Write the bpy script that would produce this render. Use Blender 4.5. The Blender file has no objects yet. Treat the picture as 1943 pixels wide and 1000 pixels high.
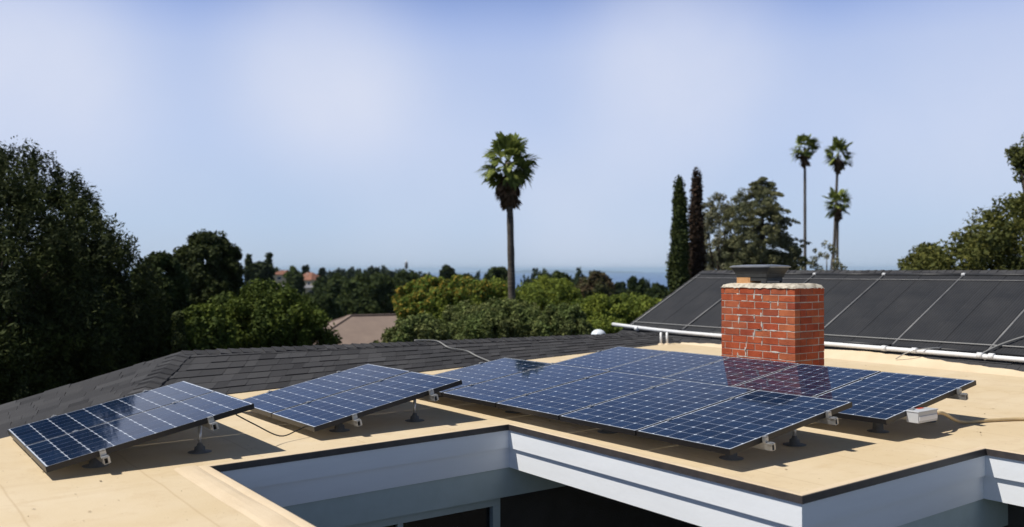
import bpy, bmesh, math, random
import numpy as np
from mathutils import Vector, Matrix

R = math.radians
scene = bpy.context.scene
col = scene.collection
rnd = random.Random(7)

# ------------------------------------------------------------------ camera
# world: X and Y run along the house walls, Z up, the flat roof lies near z = 0
CAM_H = 1.5479
FPX, PITCH, ROLL, YAW = 1720.15, R(0.386), R(-0.102), R(35.963)
_F = Vector((math.sin(YAW), math.cos(YAW), 0)); _R = Vector((math.cos(YAW), -math.sin(YAW), 0)); _U = Vector((0, 0, 1))
_F2 = _F * math.cos(PITCH) + _U * math.sin(PITCH); _U2 = _U * math.cos(PITCH) - _F * math.sin(PITCH)
_R3 = _R * math.cos(ROLL) + _U2 * math.sin(ROLL); _U3 = _U2 * math.cos(ROLL) - _R * math.sin(ROLL)
cam_d = bpy.data.cameras.new('camera'); cam = bpy.data.objects.new('camera', cam_d); col.objects.link(cam)
cam.matrix_world = Matrix(((_R3.x, _U3.x, -_F2.x, 0), (_R3.y, _U3.y, -_F2.y, 0), (_R3.z, _U3.z, -_F2.z, CAM_H), (0, 0, 0, 1)))
cam_d.sensor_width = 36; cam_d.lens = FPX / 1943 * 36
cam_d.clip_start = .1; cam_d.clip_end = 200000
cam_d.dof.use_dof = True; cam_d.dof.focus_distance = 9.0; cam_d.dof.aperture_fstop = 1.3
scene.camera = cam

def bearing(px):                       # level direction of a bearing, given as the photo column it falls in
    d = _F2 + _R3 * ((px - 971.5) / FPX)
    return Vector((d.x, d.y, 0))
def spot(px, D):                       # ground-plan point at distance D along a bearing
    d = bearing(px); return d.x * D, d.y * D
def height(py, D): return CAM_H + (511.6 - py) / FPX * D
def rz(e, n): return .0125 * (e - 5) + .0054 * (n - 7)     # the flat roof drains very slightly

# ------------------------------------------------------------------ tagging
def tag(o, label=None, cat=None, group=None, kind=None):
    if label: o['label'] = label
    if cat: o['category'] = cat
    if group: o['group'] = group
    if kind: o['kind'] = kind
    return o
def thing(name, label, cat, loc=(0, 0, 0), rotz=0, group=None):
    o = bpy.data.objects.new(name, None); col.objects.link(o)
    o.empty_display_size = .2; o.location = loc; o.rotation_euler = (0, 0, rotz)
    return tag(o, label, cat, group)
def link(name, me, parent=None, mats=()):
    for m in mats: me.materials.append(m)
    o = bpy.data.objects.new(name, me); col.objects.link(o)
    if parent is not None: o.parent = parent
    return o
def copy_tree(o, parent=None):
    c = o.copy(); col.objects.link(c); c.parent = parent
    for ch in list(o.children): copy_tree(ch, c)
    return c

# ------------------------------------------------------------------ mesh builder
class MB:
    def __init__(s): s.v = []; s.f = []; s.m = []; s.sm = []
    def face(s, pts, m=0, smooth=False):
        i = len(s.v); s.v += [tuple(p) for p in pts]; s.f.append(tuple(range(i, i + len(pts)))); s.m.append(m); s.sm.append(smooth)
    def box(s, a, b, m=0, M=None):
        x0, y0, z0 = a; x1, y1, z1 = b
        P = [Vector(p) for p in ((x0,y0,z0),(x1,y0,z0),(x1,y1,z0),(x0,y1,z0),(x0,y0,z1),(x1,y0,z1),(x1,y1,z1),(x0,y1,z1))]
        if M is not None: P = [M @ p for p in P]
        i = len(s.v); s.v += [tuple(p) for p in P]
        for q in ((3,2,1,0),(4,5,6,7),(0,1,5,4),(1,2,6,5),(2,3,7,6),(3,0,4,7)):
            s.f.append(tuple(i + k for k in q)); s.m.append(m); s.sm.append(False)
        return s
    def beam(s, p, q, w, h, m=0, up=(0, 0, 1)):          # box from p to q, w wide, h high, centred on the line
        p = Vector(p); q = Vector(q); d = (q - p); L = d.length; d.normalize()
        x = d.cross(Vector(up)).normalized(); u = x.cross(d)
        M = Matrix(((x.x, d.x, u.x, p.x), (x.y, d.y, u.y, p.y), (x.z, d.z, u.z, p.z), (0, 0, 0, 1)))
        return s.box((-w/2, 0, -h/2), (w/2, L, h/2), m, M)
    def tube(s, pts, rad, n=10, m=0, cap=True):
        pts = [Vector(p) for p in pts]
        if not hasattr(rad, '__len__'): rad = [rad] * len(pts)
        i0 = len(s.v); ref = Vector((0, 0, 1)); x = None
        for k, p in enumerate(pts):
            d = (pts[min(k+1, len(pts)-1)] - pts[max(k-1, 0)]).normalized()
            if x is None:
                x = d.cross(ref if abs(d.z) < .9 else Vector((1, 0, 0))).normalized()
            else:
                x = (x - d * x.dot(d)).normalized()
            y = d.cross(x)
            for j in range(n):
                a = 2 * math.pi * j / n
                s.v.append(tuple(p + (x * math.cos(a) + y * math.sin(a)) * rad[k]))
        for k in range(len(pts) - 1):
            for j in range(n):
                a = i0 + k*n + j; b = i0 + k*n + (j+1) % n
                s.f.append((a, b, b+n, a+n)); s.m.append(m); s.sm.append(True)
        if cap:
            s.f.append(tuple(i0 + j for j in range(n))[::-1]); s.m.append(m); s.sm.append(False)
            e = i0 + (len(pts)-1)*n
            s.f.append(tuple(e + j for j in range(n))); s.m.append(m); s.sm.append(False)
        return s
    def lathe(s, prof, n=16, c=(0, 0, 0), m=0):           # prof: (r, z) list
        i0 = len(s.v)
        for r, z in prof:
            for j in range(n):
                a = 2*math.pi*j/n; s.v.append((c[0] + r*math.cos(a), c[1] + r*math.sin(a), c[2] + z))
        for k in range(len(prof)-1):
            for j in range(n):
                a = i0+k*n+j; b = i0+k*n+(j+1) % n
                s.f.append((a, b, b+n, a+n)); s.m.append(m); s.sm.append(True)
        e = i0+(len(prof)-1)*n
        s.f.append(tuple(e+j for j in range(n))); s.m.append(m); s.sm.append(False)
        return s
    def build(s, name, mats, parent=None, bevel=0):
        me = bpy.data.meshes.new(name); me.from_pydata(s.v, [], s.f)
        mats = mats if isinstance(mats, (list, tuple)) else [mats]
        o = link(name, me, parent, mats)
        me.polygons.foreach_set('material_index', s.m); me.polygons.foreach_set('use_smooth', s.sm)
        if bevel:
            b = o.modifiers.new('bevel', 'BEVEL'); b.width = bevel; b.segments = 2; b.limit_method = 'ANGLE'
        me.update(); return o

def quad_mesh(name, V, mat, parent=None, mats=None, per=4):   # V: (n, 4, 3) numpy array of loose quads
    n = len(V); me = bpy.data.meshes.new(name)
    me.vertices.add(n*per); me.vertices.foreach_set('co', V.astype(np.float32).ravel())
    me.loops.add(n*per); me.loops.foreach_set('vertex_index', np.arange(n*per, dtype=np.int32))
    me.polygons.add(n); me.polygons.foreach_set('loop_start', np.arange(0, n*per, per, dtype=np.int32))
    me.polygons.foreach_set('loop_total', np.full(n, per, dtype=np.int32))
    me.update(calc_edges=True)
    return link(name, me, parent, [mat])

# ------------------------------------------------------------------ materials
def new_mat(name):
    m = bpy.data.materials.new(name); m.use_nodes = True
    nt = m.node_tree; b = nt.nodes['Principled BSDF']
    return m, nt, b
def N(nt, t, **kw):
    n = nt.nodes.new(t)
    for k, v in kw.items():
        if k in n.inputs.keys() if isinstance(k, str) else False: n.inputs[k].default_value = v
        else: setattr(n, k, v)
    return n
def mixc(nt, f, a, b):
    m = nt.nodes.new('ShaderNodeMix'); m.data_type = 'RGBA'
    for s, v in ((m.inputs[0], f), (m.inputs[6], a), (m.inputs[7], b)):
        if hasattr(v, 'is_linked') or hasattr(v, 'node'): nt.links.new(v, s)
        elif isinstance(v, (int, float)): s.default_value = v
        else: s.default_value = (*v, 1)
    return m.outputs[2]
def noise(nt, scale, detail=4, rough=.5, coord='Object', vec=None, stretch=None):
    tc = nt.nodes.new('ShaderNodeTexCoord'); n = nt.nodes.new('ShaderNodeTexNoise')
    n.inputs['Scale'].default_value = scale; n.inputs['Detail'].default_value = detail; n.inputs['Roughness'].default_value = rough
    if stretch:
        mp = nt.nodes.new('ShaderNodeMapping'); mp.inputs['Scale'].default_value = stretch
        nt.links.new(tc.outputs[coord], mp.inputs[0]); nt.links.new(mp.outputs[0], n.inputs['Vector'])
    else: nt.links.new(tc.outputs[coord], n.inputs['Vector'])
    return n.outputs['Fac']
def ramp(nt, v, lo, hi):
    r = nt.nodes.new('ShaderNodeMapRange'); r.inputs['From Min'].default_value = lo; r.inputs['From Max'].default_value = hi
    r.clamp = True; nt.links.new(v, r.inputs['Value']); return r.outputs[0]
def simple(name, c, rough=.6, metal=0, c2=None, ns=6, lo=.35, hi=.7, bump=0, bs=60, spec=.5, stretch=None):
    m, nt, b = new_mat(name)
    b.inputs['Base Color'].default_value = (*c, 1); b.inputs['Roughness'].default_value = rough; b.inputs['Metallic'].default_value = metal
    b.inputs['Specular IOR Level'].default_value = spec
    if c2 is not None:
        f = ramp(nt, noise(nt, ns, 5, .6, stretch=stretch), lo, hi); nt.links.new(mixc(nt, f, c, c2), b.inputs['Base Color'])
    if bump:
        bp = nt.nodes.new('ShaderNodeBump'); bp.inputs['Strength'].default_value = bump; bp.inputs['Distance'].default_value = .01
        nt.links.new(noise(nt, bs, 3, .6), bp.inputs['Height']); nt.links.new(bp.outputs[0], b.inputs['Normal'])
    return m

def island_mat(name, cols, rough=.8, transl=0, clump=None, spec=.3, bump=0):
    """colour varies from one loose piece (shingle, brick, leaf) to the next"""
    m, nt, b = new_mat(name)
    g = nt.nodes.new('ShaderNodeNewGeometry'); cr = nt.nodes.new('ShaderNodeValToRGB')
    els = cr.color_ramp.elements
    while len(els) < len(cols): els.new(.5)
    for i, c in enumerate(cols):
        els[i].position = i/(len(cols)-1); els[i].color = (*c, 1)
    nt.links.new(g.outputs['Random Per Island'], cr.inputs[0]); out = cr.outputs[0]
    if clump:
        f = ramp(nt, noise(nt, clump[0], 3, .6), .4, .62)
        out = mixc(nt, f, out, out); mm = out.node
        hs = nt.nodes.new('ShaderNodeMix'); hs.data_type = 'RGBA'; hs.blend_type = 'MULTIPLY'; hs.inputs[0].default_value = 1
        nt.links.new(cr.outputs[0], hs.inputs[6]); hs.inputs[7].default_value = (*clump[1], 1)
        nt.links.new(hs.outputs[2], mm.inputs[7])
    nt.links.new(out, b.inputs['Base Color'])
    b.inputs['Roughness'].default_value = rough; b.inputs['Specular IOR Level'].default_value = spec
    if bump:
        bp = nt.nodes.new('ShaderNodeBump'); bp.inputs['Strength'].default_value = bump; bp.inputs['Distance'].default_value = .01
        nt.links.new(noise(nt, 90, 3, .7), bp.inputs['Height']); nt.links.new(bp.outputs[0], b.inputs['Normal'])
    if transl:
        t = nt.nodes.new('ShaderNodeBsdfTranslucent'); nt.links.new(out, t.inputs[0])
        mx = nt.nodes.new('ShaderNodeMixShader'); mx.inputs[0].default_value = transl
        nt.links.new(b.outputs[0], mx.inputs[1]); nt.links.new(t.outputs[0], mx.inputs[2])
        nt.links.new(mx.outputs[0], nt.nodes['Material Output'].inputs[0])
    return m

def leafmat(name, base, var=.35, clump=1.2, transl=.2, tint=(1.5, 1.35, 1.1)):
    d = [c*(1-var) for c in base]; l = [min(1, c*(1+var)) for c in base]
    l[0] *= 1.12
    return island_mat(name, [d, base, l], .75, transl, (clump, tint), .1)

# --- roof coating: sun-bleached cream paint with faint roller laps, dirt and patches
def roof_coating():
    m, nt, b = new_mat('cream_roof_coating')
    big = ramp(nt, noise(nt, .8, 5, .6), .38, .66)
    c = mixc(nt, big, (.60, .475, .30), (.65, .535, .37))
    med = ramp(nt, noise(nt, 5, 6, .65), .5, .75)
    c = mixc(nt, med, c, (.52, .39, .235));     fine = ramp(nt, noise(nt, 5, 6, .65), .52, .8)
    k = nt.nodes.new('ShaderNodeMath'); k.operation = 'MULTIPLY'; k.inputs[1].default_value = .7; nt.links.new(fine, k.inputs[0])
    nt.links.new(k.outputs[0], c.node.inputs[0])
    spots = ramp(nt, noise(nt, 38, 2, .5), .73, .76)
    c = mixc(nt, spots, c, (.24, .17, .1))
    st = ramp(nt, noise(nt, 1.3, 6, .7, stretch=(.35, 2.2, 1)), .56, .72)
    c = mixc(nt, st, c, (.50, .37, .21)); k2 = nt.nodes.new('ShaderNodeMath'); k2.operation = 'MULTIPLY'; k2.inputs[1].default_value = .35; nt.links.new(st, k2.inputs[0]); nt.links.new(k2.outputs[0], c.node.inputs[0])
    # seams of the membrane below, every 0.95 m
    tc = nt.nodes.new('ShaderNodeTexCoord'); sp = nt.nodes.new('ShaderNodeSeparateXYZ'); nt.links.new(tc.outputs['Object'], sp.inputs[0])
    wob = noise(nt, .7, 2, .5)
    ad = nt.nodes.new('ShaderNodeMath'); ad.operation = 'MULTIPLY_ADD'; ad.inputs[1].default_value = .12; nt.links.new(wob, ad.inputs[0]); nt.links.new(sp.outputs[0], ad.inputs[2])
    md = nt.nodes.new('ShaderNodeMath'); md.operation = 'PINGPONG'; md.inputs[1].default_value = .475; nt.links.new(ad.outputs[0], md.inputs[0])
    seam = ramp(nt, md.outputs[0], .012, 0)
    s2 = nt.nodes.new('ShaderNodeMath'); s2.operation = 'MULTIPLY'; s2.inputs[1].default_value = .45; nt.links.new(seam, s2.inputs[0])
    c = mixc(nt, s2.outputs[0], c, (.42, .3, .17))
    nt.links.new(c, b.inputs['Base Color']); b.inputs['Roughness'].default_value = .75; b.inputs['Specular IOR Level'].default_value = .25
    bp = nt.nodes.new('ShaderNodeBump'); bp.inputs['Strength'].default_value = .35; bp.inputs['Distance'].default_value = .02
    a = nt.nodes.new('ShaderNodeMath'); a.operation = 'MULTIPLY_ADD'; a.inputs[1].default_value = .25
    nt.links.new(noise(nt, 60, 4, .7), a.inputs[0]); nt.links.new(noise(nt, 2.5, 3, .5), a.inputs[2])
    nt.links.new(a.outputs[0], bp.inputs['Height']); nt.links.new(bp.outputs[0], b.inputs['Normal'])
    return m
M = {}
M['roof'] = roof_coating()
M['lip'] = simple('cream_edge_coating', (.68, .55, .38), .7, 0, (.60, .47, .31), 2, bump=.3)
M['drip'] = simple('dark_drip_edge', (.035, .03, .03), .45, .0, (.06, .05, .045), 9)
M['fascia'] = simple('white_fascia_paint', (.84, .86, .88), .55, 0, (.78, .80, .82), 2.2, .4, .75, bump=.1, bs=25, stretch=(.4, .4, 3))
M['groove'] = simple('fascia_groove', (.3, .33, .36), .7)
M['wall'] = simple('dark_shaded_stucco', (.07, .065, .06), .85, 0, (.05, .045, .04), 3, bump=.4)  # deep shade under the roof is put into this base colour
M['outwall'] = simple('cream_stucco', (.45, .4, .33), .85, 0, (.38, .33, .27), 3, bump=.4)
M['trim'] = simple('pale_green_trim', (.50, .58, .58), .6, 0, (.44, .52, .51), 4)
M['patio'] = simple('patio_concrete', (.2, .19, .17), .85, 0, (.13, .12, .11), 3, bump=.3)
M['shingle'] = island_mat('charcoal_shingles', [(.027, .027, .030), (.046, .046, .050), (.036, .036, .039), (.058, .058, .062), (.041, .041, .044)], .9, bump=.8, clump=(.9, (1.2, 1.18, 1.15)), spec=.3)
M['underlay'] = simple('roof_underlay', (.02, .02, .02), .9)
M['brick'] = island_mat('red_bricks', [(.40, .075, .03), (.52, .125, .05), (.45, .09, .036), (.56, .17, .07), (.34, .075, .04), (.50, .10, .042)], .85, bump=1.0, clump=(6, (.8, .75, .75)), spec=.2)
M['mortar'] = simple('lime_mortar', (.55, .5, .42), .9, 0, (.34, .28, .22), 9, .4, .65, bump=.8, bs=80)
M['crown'] = simple('weathered_mortar_crown', (.54, .49, .40), .9, 0, (.2, .17, .13), 9, .48, .66, bump=1, bs=35)
M['clay'] = simple('orange_clay_flue', (.62, .33, .14), .8, 0, (.5, .25, .1), 8, bump=.4)
M['galv'] = simple('weathered_chimney_steel', (.07, .07, .066), .55, .4, (.045, .045, .042), 7, .35, .65)
M['galvtop'] = simple('dull_steel_cap_top', (.42, .44, .47), .4, .8, (.3, .32, .34), 5)
M['frame'] = simple('black_anodised_frame', (.018, .017, .018), .38, .3, spec=.5)
M['edge'] = simple('frame_lip_highlight', (.16, .165, .18), .4, .5)
M['alu'] = simple('mill_aluminium', (.5, .5, .49), .4, .75, (.4, .4, .39), 30)
M['hollow_shade'] = simple('rail_cavity_shade', (.012, .012, .012), .8)
M['boot'] = simple('grey_rubber_boot', (.13, .13, .125), .7, 0, (.09, .09, .085), 20)
M['cable'] = simple('black_cable', (.012, .012, .012), .5)
M['hose'] = simple('grey_tube', (.22, .22, .215), .5, 0, (.22, .22, .21), 5)
M['pvc'] = simple('white_pvc', (.72, .73, .74), .4, 0, (.62, .62, .62), 3, .45, .75)
M['poolmat'] = simple('black_pool_collector', (.022, .023, .026), .5, 0, (.036, .036, .038), 1.6, .35, .7, spec=.4)
M['strap'] = simple('grey_strap', (.13, .13, .135), .6, 0, (.2, .2, .2), 5)
M['greybox'] = simple('grey_enclosure', (.52, .53, .54), .4, 0, (.47, .48, .49), 12)
M['red'] = simple('red_fitting', (.6, .06, .02), .5)
M['white'] = simple('bright_white_label', (.75, .75, .75), .5)
M['conduit'] = simple('painted_conduit', (.56, .43, .24), .5, 0, (.46, .34, .18), 14)
M['bark'] = simple('brown_bark', (.09, .065, .045), .95, 0, (.04, .03, .022), 4, .4, .6, bump=1, bs=12, stretch=(4, 4, .6))
M['palmbark'] = simple('grey_palm_bark', (.12, .1, .08), .95, 0, (.045, .036, .03), 5, .4, .6, bump=1, bs=8, stretch=(.6, .6, 7))

def glassy(name, c, c2, rough=.045, scale=3):
    m, nt, b = new_mat(name)
    f = ramp(nt, noise(nt, scale, 2, .5), .4, .6)
    nt.links.new(mixc(nt, f, c, c2), b.inputs['Base Color'])
    b.inputs['Roughness'].default_value = rough; b.inputs['IOR'].default_value = 1.22; b.inputs['Specular IOR Level'].default_value = .5
    return m
def cell_mat():
    m, nt, b = new_mat('blue_solar_cells')
    g = nt.nodes.new('ShaderNodeNewGeometry'); cr = nt.nodes.new('ShaderNodeValToRGB')
    e = cr.color_ramp.elements; e[0].color = (.004, .013, .040, 1); e[1].color = (.008, .022, .060, 1)
    nt.links.new(g.outputs['Random Per Island'], cr.inputs[0])
    # thin busbars, three to a cell
    tc = nt.nodes.new('ShaderNodeTexCoord'); sp = nt.nodes.new('ShaderNodeSeparateXYZ'); nt.links.new(tc.outputs['Object'], sp.inputs[0])
    a = nt.nodes.new('ShaderNodeMath'); a.operation = 'PINGPONG'; a.inputs[1].default_value = .0262; nt.links.new(sp.outputs[1], a.inputs[0])
    f = ramp(nt, a.outputs[0], .0012, .0003); k = nt.nodes.new('ShaderNodeMath'); k.operation = 'MULTIPLY'; k.inputs[1].default_value = .35; nt.links.new(f, k.inputs[0])
    nt.links.new(mixc(nt, k.outputs[0], cr.outputs[0], (.3, .32, .36)), b.inputs['Base Color'])
    b.inputs['Roughness'].default_value = .05; b.inputs['IOR'].default_value = 1.19; b.inputs['Specular Tint'].default_value = (.62, .74, 1, 1)
    dust = ramp(nt, noise(nt, 2.5, 5, .6), .35, .75); rr = nt.nodes.new('ShaderNodeMath'); rr.operation = 'MULTIPLY_ADD'; rr.inputs[1].default_value = .035; rr.inputs[2].default_value = .03
    nt.links.new(dust, rr.inputs[0]); nt.links.new(rr.outputs[0], b.inputs['Roughness'])
    return m
M['cell'] = cell_mat()
M['backsheet'] = glassy('white_backsheet', (.60, .65, .74), (.56, .61, .70))
M['pane'] = simple('dark_window_glass', (.008, .009, .01), .05, spec=.6)
M['dome'] = simple('milky_skylight_dome', (.75, .8, .84), .15, spec=.6)

# ------------------------------------------------------------------ HOUSE
house = thing('house', 'house with cream flat roof around a courtyard and dark shingled slopes', 'house', (5, 5, -3.2))
HINV = Matrix.Translation((-5, -5, 3.2))
def hpart(mb, name, mats, bevel=0, parent=None):
    o = mb.build(name, mats, parent or house, bevel)
    if parent is None: o.location = (-5, -5, 3.2)
    return o
nA, eB, nC, eL, eD = 7.324, 5.272, 3.882, 2.299, 7.777
outline = [(-6, -4), (eL, -4), (eL, nA), (eB, nA), (eB, nC), (eD, nC), (eD, -4), (13.4, -4), (13.4, 12.9), (3.4, 12.3), (2.56, 11.02), (-3.04, 6.05), (-6, 3.4)]
def tri_poly(pts, z0=0, m=0):
    bm = bmesh.new(); vs = [bm.verts.new((x, y, rz(x, y)+z0)) for x, y in pts]; f = bm.faces.new(vs); bm.normal_update()
    bmesh.ops.triangulate(bm, faces=[f]); me = bpy.data.meshes.new('flat_roof'); bm.to_mesh(me); bm.free(); return me
fr = link('flat_roof', tri_poly(outline), house, [M['roof']]); fr.location = (-5, -5, 3.2)
fr.modifiers.new('s', 'SOLIDIFY').thickness = .05
fr.modifiers['s'].offset = -1

# cream lip running round the courtyard edges
edges = [((eL, -4), (eL, nA)), ((eL, nA), (eB, nA)), ((eB, nA), (eB, nC)), ((eB, nC), (eD, nC)), ((eD, nC), (eD, -4))]
def inward(a, b):                      # direction from the edge into the roof
    d = Vector((b[0]-a[0], b[1]-a[1])).normalized(); return Vector((-d.y, d.x))
lip = MB()
ins = [inward(*e) for e in edges]
def offset_path(path, d, z, sl=0):     # mitred offset of the whole edge path
    out = []
    for i, p in enumerate(path):
        nn = []
        if i > 0: nn.append(ins[i-1])
        if i < len(path)-1: nn.append(ins[i])
        v = nn[0] if len(nn) == 1 else nn[0] + nn[1]
        q = (p[0] + v.x*d, p[1] + v.y*d); out.append((q[0], q[1], rz(*q) + z))
    return out
path = [e[0] for e in edges] + [edges[-1][1]]
prof = [(-.010, .003), (-.008, .008), (.0, .010), (.030, .009), (.05, .006), (.07, .002)]
rows = [offset_path(path, d, z) for d, z in prof]
def strips(mb, rows, m=0):
    for a, b in zip(rows[:-1], rows[1:]):
        for i in range(len(a)-1): mb.face([a[i], a[i+1], b[i+1], b[i]], m)
strips(lip, rows); hpart(lip, 'roof_edge_lip', M['lip'])
cu = MB(); rr_ = []
for d_, z_ in ((.062, .003), (.075, .009), (.11, .014), (.16, .014), (.21, .009), (.25, .001)):
    row = []
    for i in range(60):
        n_ = -4 + (nA+.10+4)*i/59; w_ = .004*math.sin(n_*3.1)+.003*math.sin(n_*7.3)
        row.append((eL-d_-w_, n_, rz(eL-d_, n_)+z_+(w_*.6 if z_ > .01 else 0)))
    rr_.append(row)
strips(cu, rr_); cu.face([r_i[-1] for r_i in rr_]); hpart(cu, 'roof_curb', M['lip'])
dr = MB(); strips(dr, [offset_path(path, d, z) for d, z in ((-.009, .006), (-.016, .005), (-.019, -.048), (-.0, -.052))]); hpart(dr, 'drip_edge', M['drip'])
# fascia: two boards with a deep groove between
fa = MB()
strips(fa, [offset_path(path, d, z) for d, z in ((-.004, -.045), (-.004, -.225), (.02, -.225))])
hpart(fa, 'fascia_board', M['fascia'])
fb = MB()
strips(fb, [offset_path(path, d, z) for d, z in ((.024, -.2), (.024, -.43), (.07, -.43), (.07, -.36))])
hpart(fb, 'fascia_board', M['fascia'])
so = MB()
strips(so, [offset_path(path, d, z) for d, z in ((.071, -.37), (.7, -.37))]); hpart(so, 'soffit', M['trim'])
# header beam, window wall below the first edge, dark wall under the deep eave
for a_, b_ in (((eL+.1, nA+.05, -.72), (eB+3.0, nA+.3, -.36)), ((eB+.2, nC+.05, -.72), (eD+2.4, nC+.3, -.36))):
    hb = MB(); hb.box(a_, b_); hpart(hb, 'header_beam', M['trim'])
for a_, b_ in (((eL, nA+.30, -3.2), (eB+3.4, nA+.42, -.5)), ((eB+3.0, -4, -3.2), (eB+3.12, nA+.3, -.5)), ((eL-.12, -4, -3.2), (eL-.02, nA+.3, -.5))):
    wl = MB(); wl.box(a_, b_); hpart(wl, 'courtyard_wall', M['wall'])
w1 = MB(); x0, x1, zt, zb = eL+.7, eB-.02, -.722, -2.9
yb = nA+.12
w1.box((x0, yb, zt-.09), (x1, yb+.13, zt)); w1.box((x0, yb, zb), (x0+.07, yb+.13, zt-.09)); w1.box((x1-.09, yb, zb), (x1, yb+.13, zt-.09)); w1.box(((x0+x1)/2-.03, yb+.02, zb), ((x0+x1)/2+.03, yb+.12, zt-.09))
win = hpart(w1, 'sliding_window', M['trim'], .004)
pn = MB(); pn.box((x0+.07, yb+.06, zb), (x1-.09, yb+.08, zt-.09)); pn.build('pane', M['pane'], win)
df = MB(); df.box((eB+2.93, 4.4, -3.1), (eB+2.99, 4.5, -.75)); df.box((eB+2.93, 5.5, -3.1), (eB+2.99, 5.6, -.75)); df.box((eB+2.93, 4.4, -.85), (eB+2.99, 5.6, -.75))
hpart(df, 'door_frame', M['trim'])
for a_, b_ in (((-6, -4, -3.2), (-5.85, 3.4, -.16)), ((-6, -4.1, -3.2), (eL, -4, -.2)), ((eD, -4.1, -3.2), (17.9, -4, -.1)), ((17.9, -4.1, -3.2), (18.0, 14, .1)), ((3.4, 13.6, -3.2), (17.9, 13.75, -.1))):
    ow = MB(); ow.box(a_, b_); hpart(ow, 'outer_wall', M['outwall'])

# ---- shingled slopes
def shingle_slope(mb, P0, P1, P2, P3, expo=.145, seed=1, wmin=.14, wmax=.34):
    """base left, base right, top right, top left; courses run parallel to the base"""
    r = random.Random(seed); P0, P1, P2, P3 = map(Vector, (P0, P1, P2, P3))
    nrm = (P1-P0).cross(P3-P0).normalized(); nrm = nrm if nrm.z > 0 else -nrm
    L = ((P3-P0)+(P2-P1))/2; d = (P1-P0).normalized(); H = (L - d*L.dot(d)).length; nc = max(1, round(H/expo))
    for k in range(nc):
        a0, b0 = P0.lerp(P3, k/nc), P1.lerp(P2, k/nc); t1 = min(1.0, (k+1.12)/nc)
        a1, b1 = P0.lerp(P3, t1), P1.lerp(P2, t1)
        w = (b0-a0).length; x = 0
        while x < w:
            s = r.uniform(wmin, wmax); x2 = min(w, x+s)
            if w - x2 < .08: x2 = w
            u0, u1 = x/w, (x2 - .004)/w
            t = r.choice((.009, .012, .015, .018)); off = nrm*t; dn = r.uniform(-.006, .006)
            q0, q1, q2, q3 = a0.lerp(b0, u0), a0.lerp(b0, u1), a1.lerp(b1, u1), a1.lerp(b1, u0)
            dd = (q3-q0).normalized()*dn; q0 += dd; q1 += dd
            i = len(mb.v); mb.v += [tuple(p) for p in (q0+off, q1+off, q2+nrm*.004, q3+nrm*.004, q0-nrm*.004, q1-nrm*.004)]
            mb.f += [(i, i+1, i+2, i+3), (i+4, i+5, i+1, i), (i+4, i, i+3), (i+5, i+2, i+1)]; mb.m += [0]*4; mb.sm += [False]*4
            x = x2
def ridge_caps(mb, A, B, n1, n2, expo=.15, w=.14, seed=3, lift=.018):
    """overlapping caps from A to B; n1/n2: downslope directions to either side"""
    r = random.Random(seed); A, B = Vector(A), Vector(B); n1, n2 = Vector(n1).normalized(), Vector(n2).normalized()
    L = (B-A).length; k = int(L/expo); d = (B-A).normalized(); up = -(n1+n2).normalized()
    for i in range(k):
        s = A + d*(i*expo); e = s + d*(expo*1.25); h0 = up*(lift+r.uniform(0, .012)); h1 = up*.006
        ww = w*r.uniform(.92, 1.08)
        pts = [s+h0, s+h0+n1*ww, e+h1+n1*ww, e+h1, e+h1+n2*ww, s+h0+n2*ww, s-up*.01, s-up*.01+n1*ww, s-up*.01+n2*ww]
        j = len(mb.v); mb.v += [tuple(p) for p in pts]
        mb.f += [(j, j+1, j+2, j+3), (j, j+3, j+4, j+5), (j+6, j+7, j+1, j), (j+6, j, j+5, j+8), (j+7, j+2, j+1), (j+8, j+5, j+4)]
        mb.m += [0]*6; mb.sm += [False]*6
A3 = Vector((3.566, 12.475, .448)); RE = Vector((13.2, 12.86, .285))
B0 = Vector((2.56, 11.02, -.012)); B1 = Vector((12.9, 12.33, .125)); C0 = Vector((-1.7, 7.24, -.06))
bs = MB(); shingle_slope(bs, B0 + Vector((0, 0, .0)), B1, RE, A3, .128, 2)
# left slope, facing the camera's left
nl = Vector((-.3, -.105, 1)).normalized()
def on_plane(px, py, p, n):
    d = _F2 + _R3*((px-971.5)/FPX) + _U3*((500-py)/FPX); c = Vector((0, 0, CAM_H)); return c + d*((p-c).dot(n)/d.dot(n))
D0 = on_plane(-120, 806, A3, nl)
# split: the left slope narrows towards its far end
C0 = on_plane(-120, 872, A3, nl); BL = on_plane(250, 764, A3, nl)
ls = MB(); shingle_slope(ls, D0, A3, BL, C0, .15, 5)
sl = hpart(bs, 'shingle_roof', M['shingle'])
sl2 = hpart(ls, 'shingle_roof', M['shingle'])
ul = MB()
ul.face([B0, B1, RE, A3]); ul.face([D0, A3, BL, C0])
bk = Vector((.1, 1.9, -.62)); 
ul.face([A3, RE, RE+bk, A3+bk]); ul.face([D0, A3, A3+bk, D0+Vector((-.9, 1.3, -.5))])
hpart(ul, 'roof_deck', M['underlay'])
bk2 = MB(); shingle_slope(bk2, RE+bk, A3+bk, A3+Vector((0, 0, .0)), RE, .15, 9); hpart(bk2, 'shingle_roof', M['shingle'])
rc = MB()
ridge_caps(rc, A3, RE, (0.03, -1, -.33), (.03, 1, -.33), .16, .15, 4, .02)
ridge_caps(rc, Vector((2.66, 11.18, .05)), A3, (1, -.75, -.28), (-.9, .43, -.25), .16, .15, 8, .026)
ridge_caps(rc, D0, A3+Vector((0, 0, .005)), (BL-A3).normalized(), (-.5, .8, -.35), .15, .10, 11, .012)
hpart(rc, 'ridge_caps', M['shingle'])

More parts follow.
